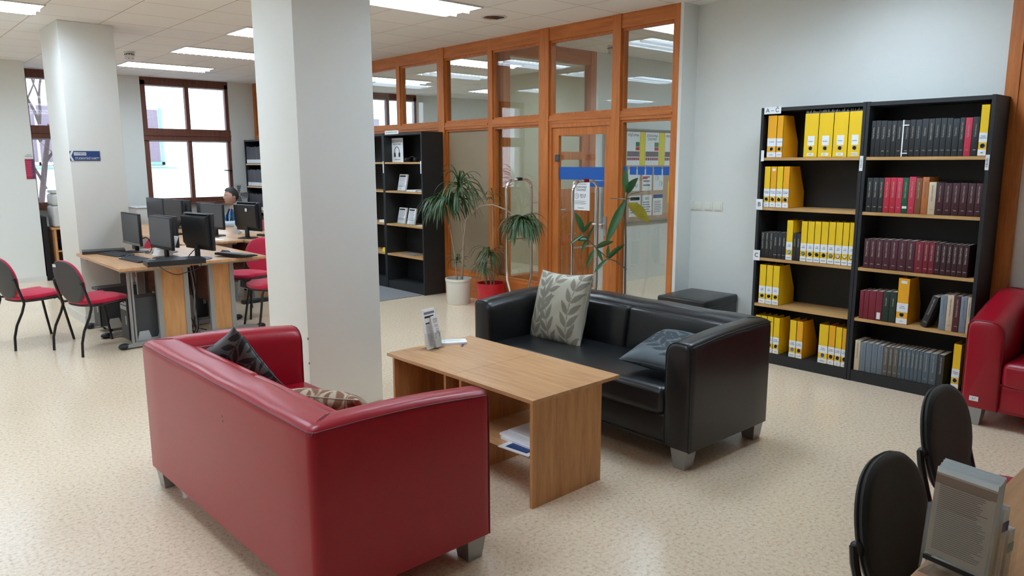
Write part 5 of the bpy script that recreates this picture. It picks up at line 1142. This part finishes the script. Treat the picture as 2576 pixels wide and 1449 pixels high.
def man():
    # local frame: facing +X, seated, origin on the floor under the hips
    t = thing('person', 'man in a turquoise shirt sitting at the rear computer desk', 'person', (4.435, 10.67, 0), R(178))
    V = [(0, 0, 0.50), (0.03, 0, 0.66), (0.08, 0, 0.82), (0.12, 0, 0.94), (0.165, 0, 1.01), (0.185, 0, 1.055),
         (0.12, 0.17, 0.93), (0.24, 0.24, 0.76), (0.42, 0.19, 0.775), (0.50, 0.16, 0.77),
         (0.12, -0.17, 0.93), (0.24, -0.24, 0.76), (0.42, -0.17, 0.775), (0.50, -0.13, 0.77),
         (0.22, 0.1, 0.50), (0.44, 0.11, 0.50), (0.44, 0.11, 0.25), (0.42, 0.11, 0.06), (0.56, 0.12, 0.04),
         (0.22, -0.1, 0.50), (0.44, -0.11, 0.50), (0.44, -0.11, 0.25), (0.42, -0.11, 0.06), (0.56, -0.12, 0.04)]
    E_ = [(0, 1), (1, 2), (2, 3), (3, 4), (4, 5), (3, 6), (6, 7), (7, 8), (8, 9), (3, 10), (10, 11), (11, 12), (12, 13), (0, 14), (14, 15), (15, 16), (16, 17), (17, 18), (0, 19), (19, 20), (20, 21), (21, 22), (22, 23)]
    Rr = [(0.15, 0.12), (0.14, 0.11), (0.16, 0.115), (0.13, 0.09), (0.058, 0.058), (0.055, 0.055), 0.065, 0.05, 0.036, 0.03, 0.065, 0.05, 0.036, 0.03, 0.085, 0.07, 0.055, 0.04, 0.035, 0.085, 0.07, 0.055, 0.04, 0.035]
    body = skin_chain('body', V, E_, Rr, 'skin', t)
    # head: sculpted ellipsoid with face
    hc = Vector((0.215, 0, 1.165)); n1, n2 = 40, 48; vs = []
    for i in range(n1+1):
        th = math.pi*i/n1
        for j in range(n2):
            ph = 2*math.pi*j/n2; d = Vector((math.sin(th)*math.cos(ph), math.sin(th)*math.sin(ph), math.cos(th)))
            x, y, z = d.x*0.098, d.y*0.075, d.z*0.118
            if z < -0.01:   # jaw narrows, chin forward
                f = (-z-0.01)/0.108; y *= 1-0.30*f; x = x*(1-0.10*f)+0.020*f if x > 0 else x*(1-0.45*f); z *= 1.05 if x > 0 else 1.0
            if x > 0:
                g = lambda yy, zz, sy, sz, a: a*math.exp(-(((d.y*0.075)-yy)/sy)**2-((z-zz)/sz)**2)
                x += g(0, -0.024, 0.011, 0.013, 0.017)+g(0, -0.006, 0.009, 0.020, 0.010)      # nose
                x += g(0, -0.056, 0.02, 0.007, 0.007)+g(0, -0.070, 0.02, 0.007, 0.006)+g(0, -0.098, 0.024, 0.016, 0.022)
                x -= g(0.031, 0.006, 0.013, 0.009, 0.010)+g(-0.031, 0.006, 0.013, 0.009, 0.010)
                x += g(0.031, 0.026, 0.02, 0.006, 0.006)+g(-0.031, 0.026, 0.02, 0.006, 0.006)+g(0.045, -0.02, 0.015, 0.016, 0.004)+g(-0.045, -0.02, 0.015, 0.016, 0.004)
            vs.append(hc+Vector((x, y, z)))
    fs = [(i*n2+j, i*n2+(j+1) % n2, (i+1)*n2+(j+1) % n2, (i+1)*n2+j) for i in range(n1) for j in range(n2)]
    hd = MB().add(vs, fs, True)
    for s_ in (1, -1):
        hd.ball((hc.x-0.008, s_*0.076, hc.z-0.004), 0.018, 0.008, 0.030, 12); hd.ball((hc.x-0.012, s_*0.081, hc.z-0.002), 0.010, 0.006, 0.020, 10)
    head = hd.build('head', 'skin', body)
    me = body.data
    # hair: cap over the skull
    hv = []; keep = []
    for i in range(n1+1):
        for j in range(n2):
            v = vs[i*n2+j]; d = (v-hc); th = math.pi*i/n1
            rgh = 0.010+0.003*noise.noise(v*60)
            front = d.x > 0.045
            lim = 0.058 if front else (0.058-(0.045-d.x)*1.2 if d.x > 0.018 else (0.0 if d.x > -0.03 else -0.055))
            keep.append(d.z > lim-0.004); hv.append(hc+d*(1+rgh/d.length)+Vector((0, 0, 0.008 if front and d.z > 0.05 else 0)))
    hf = [f for f in fs if all(keep[k] for k in f)]
    MB().add(hv, hf, True).build('hair', 'hair', body)
    for s_ in (1, -1):
        MB().ball((hc.x+0.077, s_*0.031, hc.z+0.005), 0.0085, 0.012, 0.0052, 12).build('eye', 'eye', body); MB().ball((hc.x+0.083, s_*0.032, hc.z+0.005), 0.0035, 0.0048, 0.0046, 8).build('iris', 'ink', body)
        MB().tube([(hc.x+0.070, s_*0.048, hc.z+0.023), (hc.x+0.083, s_*0.032, hc.z+0.028), (hc.x+0.089, s_*0.016, hc.z+0.026)], 0.0035, 6).build('eyebrow', 'hair', body)
    MB().ball((hc.x+0.088, 0, hc.z-0.063), 0.008, 0.020, 0.005, 12).build('lips', 'lip', body)
    # hands with fingers
    for s_, (wx, wy, wz) in ((1, (0.50, 0.16, 0.77)), (-1, (0.50, -0.13, 0.77))):
        pv = [(wx, wy, wz), (wx+0.045, wy, wz+0.004), (wx+0.085, wy, wz+0.006)]; pe = [(0, 1), (1, 2)]; pr = [(0.026, 0.016), (0.034, 0.014), (0.034, 0.012)]
        for k, (dy, L_) in enumerate(((0.030, 0.066), (0.010, 0.075), (-0.010, 0.070), (-0.029, 0.054))):
            b0 = len(pv); pv += [(wx+0.095, wy+dy, wz+0.008), (wx+0.095+L_*0.5, wy+dy*1.1, wz+0.010), (wx+0.095+L_*0.95, wy+dy*1.15, wz-0.006)]
            pe += [(2, b0), (b0, b0+1), (b0+1, b0+2)]; pr += [0.010, 0.009, 0.0075]
        b0 = len(pv); pv += [(wx+0.035, wy-s_*0.045, wz), (wx+0.07, wy-s_*0.062, wz-0.003)]; pe += [(0, b0), (b0, b0+1)]; pr += [0.012, 0.009]
        skin_chain('hand', pv, pe, pr, 'skin', body, 1)
    # shirt over torso and arms
    V2 = V[:4]+[(0.155, 0, 0.985)]+V[6:8]+[(0.36, 0.21, 0.772)]+V[10:12]+[(0.36, -0.20, 0.772)]
    E2 = [(0, 1), (1, 2), (2, 3), (3, 4), (3, 5), (5, 6), (3, 8), (8, 9)]
    R2 = [(0.165, 0.135), (0.158, 0.13), (0.185, 0.15), (0.17, 0.125), (0.08, 0.08), 0.088, 0.062, 0.05, 0.078, 0.062, 0.05]
    V3 = V2[:7]+[V2[8], V2[9]]; E3 = [(0, 1), (1, 2), (2, 3), (3, 4), (3, 5), (5, 6), (3, 7), (7, 8)]; R3 = R2[:7]+[R2[8], R2[9]]
    skin_chain('shirt', V3, E3, R3, 'shirt', body)
    for s_ in (1, -1): MB().tube([(0.23, s_*0.238, 0.775), (0.30, s_*0.225, 0.768), (0.40, s_*(0.195 if s_ > 0 else 0.18), 0.775), (0.48, s_*0.15, 0.775)], [0.062, 0.058, 0.05, 0.042], 14).build('sleeve', 'sleeve', body)
    MB().tube([(0.235, 0.05, 0.98), (0.262, 0.09, 0.88), (0.25, 0.12, 0.80)], [0.012, 0.014, 0.014], 8).tube([(0.235, -0.05, 0.98), (0.262, -0.09, 0.88), (0.25, -0.12, 0.80)], [0.012, 0.014, 0.014], 8).build('shirt_panel', 'shirtd', body)
    MB().tube([(0.20, 0.065, 1.03), (0.25, 0.03, 0.9), (0.265, 0.0, 0.80), (0.25, -0.03, 0.9), (0.20, -0.065, 1.03)], 0.004, 6).build('lanyard', 'white', body)
    # trousers
    V4 = [(0, 0, 0.50), (0.22, 0.1, 0.50), (0.44, 0.11, 0.50), (0.44, 0.11, 0.25), (0.42, 0.11, 0.09), (0.22, -0.1, 0.50), (0.44, -0.11, 0.50), (0.44, -0.11, 0.25), (0.42, -0.11, 0.09)]
    skin_chain('trousers', V4, [(0, 1), (1, 2), (2, 3), (3, 4), (0, 5), (5, 6), (6, 7), (7, 8)], [(0.165, 0.13), 0.095, 0.08, 0.066, 0.06, 0.095, 0.08, 0.066, 0.06], 'shirtd', body)
    return t
man()
c = copy_tree(ch); place(c, (4.475, 10.67, -0.0), R(178), 'chair the man is sitting on', G)

# ------------------------------------------------------------------ security gates
def make_gate(lb, yc, x0, x1, cap):
    t = thing('security_gate', lb, 'security gate', ((x0+x1)/2, yc, 0), 0, 'chrome security gates at the entrance')
    w_ = (x1-x0)/2; H = 1.455; r_ = 0.10; P = []
    P += [(-w_*0.62, 0, 0.06), (-w_*0.66, 0, 0.25), (-w_*0.98, 0, 0.42), (-w_, 0, 0.5), (-w_, 0, 1.0), (-w_, 0, H-r_)]
    for k in range(1, 8): a = math.pi/2*k/8; P.append((-w_+r_-r_*math.cos(a), 0, H-r_+r_*math.sin(a)))
    P += [(-w_+r_, 0, H), (w_-r_, 0, H)]
    for k in range(1, 8): a = math.pi/2*k/8; P.append((w_-r_+r_*math.sin(a), 0, H-r_+r_*math.cos(a)))
    P += [(w_, 0, H-r_), (w_, 0, 1.0), (w_, 0, 0.5), (w_*0.98, 0, 0.42), (w_*0.66, 0, 0.25), (w_*0.62, 0, 0.06)]
    MB().tube(P, 0.014, 12).build('tube_frame', 'chrome', t)
    MB().tube([(-w_, 0, 0.835), (w_, 0, 0.835)], 0.007, 8).build('crossbar', 'chrome', t)
    MB().rbox(-w_*0.8, w_*0.8, -0.07, 0.07, 0, 0.06, 0.012, 2).build('base', 'blackplastic', t)
    MB().rbox(-0.035, 0.035, -0.02, 0.02, H-0.012, H+0.022, 0.010, 3).build('top_sensor', cap, t)
make_gate('chrome security gate with a black top cap, next to the red pot', 5.76, 5.135, 5.489, 'blackplastic')
make_gate('chrome security gate with a dark red top cap, before the entrance door', 4.80, 5.107, 5.456, 'redlamp')

# ------------------------------------------------------------------ plants
def rosette(mb, c, n, L, rnd, droop=1.0, up=0.5, w_=0.012, axis=(0, 0, 1)):
    c = Vector(c)
    for i in range(n):
        ph = rnd.random()*2*math.pi; el = rnd.uniform(-0.2, 1.3)*up+0.1; l = L*rnd.uniform(0.7, 1.1)
        d = Vector((math.cos(ph)*math.cos(el), math.sin(ph)*math.cos(el), math.sin(el))); p = c+Vector((0, 0, rnd.uniform(-0.04, 0.04))); side = d.cross(Vector((0, 0, 1)))
        if side.length < 0.05: side = Vector((1, 0, 0))
        side.normalize(); pts = []; K = 7
        for k in range(K+1):
            t_ = k/K; ww = w_*(0.55+0.9*t_)*(1-t_)**0.5 if t_ < 1 else 0.0006
            ww = max(ww, 0.0006); pts.append((p-side*ww, p+side*ww, p+Vector((0, 0, -ww*0.5))))
            d = (d+Vector((0, 0, -0.32*droop*(0.5+t_)))).normalized(); p = p+d*l/K
        vs = [q for tr in pts for q in tr]; fs = []
        for k in range(K): fs += [(k*3, k*3+2, k*3+5, k*3+3), (k*3+2, k*3+1, k*3+4, k*3+5)]
        mb.add(vs, fs, True)
def pot(t, r, h, m, rim=True):
    MB().lathe([(0.0, 0.0), (r*0.88, 0.0), (r*0.92, 0.01), (r, h-0.03), (r*1.05, h-0.028), (r*1.05, h), (r*0.93, h), (r*0.92, h-0.05)], 36).build('pot', m, t)
    MB().lathe([(r*0.925, h-0.045), (0.0, h-0.03)], 24).build('soil', 'soil', t)
rnd = random.Random(11)
t = thing('dragon_tree', 'tall dragon tree with drooping leaves in a white pot', 'potted plant', (5.30, 6.80, 0))
pot(t, 0.148, 0.30, 'pot')
# positions from the photo, relative to the pot
MB().tube([(0.0, -0.06, 0.26), (-0.01, -0.10, 0.5), (-0.02, -0.137, 0.77), (-0.03, -0.20, 1.0), (0.0, -0.27, 1.06)], [0.017, 0.015, 0.013, 0.012, 0.010], 8).build('stem', 'bark', t)
MB().tube([(-0.02, -0.13, 0.78), (-0.04, -0.12, 1.0), (-0.05, -0.08, 1.22), (-0.05, -0.11, 1.38)], [0.011, 0.010, 0.009, 0.008], 8).build('stem', 'bark', t)
MB().tube([(0.0, -0.27, 1.05), (0.0, -0.34, 1.12), (0.0, -0.44, 1.16), (0.0, -0.63, 1.178), (0.0, -0.86, 1.13), (-0.03, -1.045, 1.06), (-0.05, -1.15, 1.03)], [0.010, 0.010, 0.009, 0.008, 0.008, 0.007, 0.007], 8).build('stem', 'bark', t)
MB().tube([(-0.02, 0.0, 0.28), (-0.02, 0.04, 0.6), (-0.04, 0.12, 1.0), (-0.05, 0.20, 1.18)], [0.010, 0.009, 0.008, 0.007], 8).build('stem', 'bark', t)
for (c_, n, L, dr, up) in (((-0.05, 0.21, 1.19), 120, 0.42, 1.3, 0.55), ((-0.05, -0.11, 1.38), 44, 0.44, 1.25, 0.9), ((-0.05, -0.07, 1.24), 46, 0.42, 1.2, 0.7), ((0.02, 0.05, 0.52), 14, 0.20, 0.7, 0.9)):
    mb = MB(); rosette(mb, c_, n, L, rnd, dr, up); mb.build('foliage', 'leafd', t)
mb = MB(); rosette(mb, (-0.05, -1.16, 1.04), 110, 0.38, rnd, 1.3, 0.5); mb.build('foliage', 'leafd', t)
t = thing('dragon_tree', 'low grassy dragon plant in a bright red pot', 'potted plant', (5.415, 6.35, 0))
pot(t, 0.160, 0.285, 'redpot')
MB().tube([(0.0, 0.0, 0.25), (0.01, 0.0, 0.5), (0.0, 0.01, 0.62)], 0.010, 8).tube([(0.03, -0.02, 0.25), (0.03, -0.01, 0.9), (0.03, 0.0, 1.25)], 0.007, 8).tube([(-0.04, 0.03, 0.25), (-0.05, 0.05, 0.45)], 0.008, 8).build('stem', 'bark', t)
mb = MB(); rosette(mb, (0, 0.01, 0.62), 50, 0.33, rnd, 1.3, 0.8, 0.008); rosette(mb, (-0.05, 0.05, 0.46), 34, 0.26, rnd, 1.3, 0.7, 0.008); mb.build('foliage', 'leafd', t)
mb = MB(); rosette(mb, (0.03, 0.0, 1.25), 16, 0.22, rnd, 1.0, 0.9, 0.007); mb.build('foliage', 'leafd', t)
def big_leaf(mb, base, d, L, W_, curl=0.25, roll=0.0):
    d = Vector(d).normalized(); side = d.cross(Vector((0, 0, 1)))
    if side.length < 0.1: side = Vector((0.7, -0.7, 0))
    side.normalize(); up = side.cross(d); side = (side*math.cos(roll)+up*math.sin(roll)).normalized(); up = side.cross(d).normalized(); p = Vector(base); K = 10; vs = []
    for k in range(K+1):
        t_ = k/K; ww = W_*math.sin(math.pi*min(1, t_*0.97+0.03))**0.75*(1-0.25*t_)+0.001
        for j in range(-2, 3): vs.append(p+side*ww*j/2+up*abs(j)*ww*0.14-up*0.0)
        d = (d+Vector((0, 0, -curl/K))).normalized(); p = p+d*L/K
    n = len(vs); vs += [v-up*0.0012 for v in vs]
    fs = [(k*5+j, k*5+j+1, (k+1)*5+j+1, (k+1)*5+j) for k in range(K) for j in range(4)]
    mb.add(vs, fs+[tuple(n+i for i in f[::-1]) for f in fs], True)
t = thing('rubber_plant', 'tall rubber plant with few broad leaves beside the glass', 'potted plant', (5.30, 4.33, 0))
pot(t, 0.13, 0.24, 'pot')
MB().tube([(0, -0.02, 0.2), (0.0, -0.015, 0.6), (0.01, -0.005, 0.9), (0.0, 0.0, 1.2), (0.0, -0.01, 1.30), (0.0, -0.02, 1.36)], [0.011, 0.010, 0.009, 0.008, 0.007, 0.005], 8).build('stem', 'darkbark', t)
rD = Vector((math.cos(R(42)), -math.sin(R(42)), 0))    # along the partition towards the ottoman
def dirn(a, z): v = rD*a; return (v.x, v.y, z)
mb = MB(); big_leaf(mb, (0, -0.01, 1.36), dirn(-0.05, 1), 0.22, 0.045, 0.1, 0.9); big_leaf(mb, (0, -0.02, 1.35), dirn(0.35, 1), 0.17, 0.045, 0.9, 1.2)
big_leaf(mb, (0, -0.02, 1.33), dirn(0.9, 0.35), 0.15, 0.02, 0.2, 0.2); big_leaf(mb, (0, 0, 1.30), dirn(0.9, 0.05), 0.10, 0.02, 0.2, 0.2); big_leaf(mb, (0, 0, 1.30), dirn(-1.0, 0.05), 0.15, 0.018, 0.0, 0.2); big_leaf(mb, (0, 0, 1.29), dirn(-0.45, -1.0), 0.44, 0.046, 0.1, 1.1)
mb.build('foliage', 'leafr', t)
mb = MB(); big_leaf(mb, (0.02, -0.02, 1.26), dirn(0.85, -0.5), 0.26, 0.06, 0.5, 1.2); mb.build('yellow_leaf', 'leafy', t, label='yellowing leaf')
def rp(a, z, dp=0.0): return (rD.x*a, rD.y*a-0.03, z)
MB().tube([rp(0.0, 0.66), rp(-0.10, 0.74), rp(-0.17, 0.76), rp(-0.28, 0.86), rp(-0.36, 0.94), rp(-0.40, 1.02)], [0.007, 0.006, 0.006, 0.005, 0.005, 0.004], 7).build('stem', 'darkbark', t)
mb = MB()
for (a, z, da, dz, L, W_, ro_) in ((-0.17, 0.76, 0.0, 1, 0.13, 0.02, 0.6), (-0.17, 0.76, 0.8, 0.9, 0.2, 0.035, 1.0), (-0.28, 0.86, 0.5, -0.9, 0.15, 0.02, 1.0), (-0.28, 0.86, 0.9, 0.5, 0.17, 0.035, 1.0), (-0.36, 0.94, -0.9, 0.1, 0.1, 0.03, 1.0), (-0.36, 0.94, -0.5, -0.9, 0.13, 0.018, 1.0), (-0.36, 0.92, 0.3, 0.9, 0.16, 0.02, 0.8), (-0.40, 1.0, -0.35, 1.0, 0.2, 0.035, 1.1), (-0.40, 1.0, 0.5, 0.8, 0.13, 0.022, 1.0), (-0.40, 0.98, -0.9, -0.5, 0.16, 0.018, 0.8), (-0.30, 0.84, -0.5, -1.0, 0.18, 0.022, 1.1), (-0.17, 0.76, -0.9, -0.7, 0.18, 0.02, 1.0)):
    big_leaf(mb, rp(a, z), dirn(da, dz), L, W_, 0.3, ro_)
mb.build('foliage', 'leafr', t)

# ------------------------------------------------------------------ front desk with brochure rack
t = thing('reading_desk', 'beech desk at the bottom corner holding the brochure rack', 'desk', (0, 0, 0))
MB().rbox(1.50, 3.3, -0.30, 0.525, 0.722, 0.75, 0.004, 1).build('desk_top', 'beechx', t)
for x in (1.56, 3.2): MB().box(x, x+0.028, -0.27, 0.45, 0, 0.722).build('side_panel', 'beechv', t)
box(1.6, 3.2, 0.05, 0.068, 0.35, 0.722).build('modesty_panel', 'walnut', t)
t = thing('brochure_rack', 'tiered clear acrylic brochure rack full of leaflets', 'brochure rack', (1.655, 0.452, 0.75), R(-10))
# local: tall rear tier facing -X (towards the camera), tiers step down to +X
ac = MB()
tiers = [(0.0, 0.155, 0.235, 0.028), (0.042, 0.135, 0.175, 0.024), (0.080, 0.115, 0.12, 0.024)]
def fnb(u, v, s, x0=0): return (x0+s+(v*0.10), u, v)
for x0, a, b, th in tiers:
    ac.prism([(-0.0685, 0.0), (0.0685, 0.0), (0.0685, a), (-0.0685, a)], lambda p, s: fnb(p[0], p[1], s, x0), -0.003, -0.0005)
    ac.prism([(-0.0685, 0.0), (-0.066, 0.0), (-0.066, a), (-0.0685, a)], lambda p, s: fnb(p[0], p[1], s, x0), -0.003, th+0.008)
    ac.prism([(0.066, 0.0), (0.0685, 0.0), (0.0685, a), (0.066, a)], lambda p, s: fnb(p[0], p[1], s, x0), -0.003, th+0.008)
ac.box(-0.003, 0.13, -0.0685, 0.0685, 0, 0.003)
ac.build('acrylic_frame', 'acryl', t)
MB().box(-0.004, -0.003, -0.05, 0.06, 0.035, 0.045).build('dark_strip', 'slate', t)
for i, (x0, a, b, th) in enumerate(tiers):
    lb = ['thick stack of A5 leaflets with printed text in the tallest rack tier', 'white and blue leaflets in the middle rack tier', 'pale blue leaflets in the lowest rack tier'][i]
    s_ = thing('leaflet_stack', lb, 'leaflets', (1.655, 0.452, 0.75), R(-10), 'leaflets in the brochure rack')
    mb = MB(); n = 14; rr_ = random.Random(i)
    for k in range(n):
        dz = rr_.uniform(-0.004, 0.004)+0.001*k*(1 if i == 0 else 0.3); mb.prism([(-0.061, 0.045 if i == 0 else 0.02), (0.061, 0.045 if i == 0 else 0.02), (0.061, b+dz), (-0.061, b+dz)], lambda p, s: fnb(p[0], p[1], s, x0), 0.0005+th*k/n, 0.0005+th*(k+0.85)/n)
    mb.build('leaflets', ['brochureedge', 'white', 'white'][i], s_)
    if i == 0:
        MB().prism([(-0.061, 0.047), (0.061, 0.047), (0.061, b-0.008), (-0.061, b-0.008)], lambda p, s: fnb(p[0], p[1], s, x0), -0.0003, 0.0005).build('printed_page', 'brochure', s_)
        ln = MB(); lines(ln, 34, -0.050, 0.052, b-0.03, 0.06, lambda u, v, s: fnb(-u, v, -0.0005-s, x0), 0.32)
        ln.build('print', mat('faint_print', col(96, 86, 80), 0.7), s_)
        MB().prism([(-0.061, b-0.03), (0.061, b-0.03), (0.061, b-0.012), (-0.061, b-0.012)], lambda p, s: fnb(p[0], p[1], s, x0), -0.0006, -0.0003).build('brown_band', mat('brown_print', col(116, 96, 84), 0.6), s_)
    else:
        MB().prism([(-0.061, b-0.045), (0.061, b-0.045), (0.061, b-0.025), (-0.061, b-0.025)], lambda p, s: fnb(p[0], p[1], s, x0), th+0.0002, th+0.0010).prism([(-0.0625, b-0.045), (-0.061, b-0.045), (-0.061, b-0.025), (-0.0625, b-0.025)], lambda p, s: fnb(p[0], p[1], s, x0), 0.001, th).build('blue_band', 'signblue' if i == 1 else 'sky', s_)
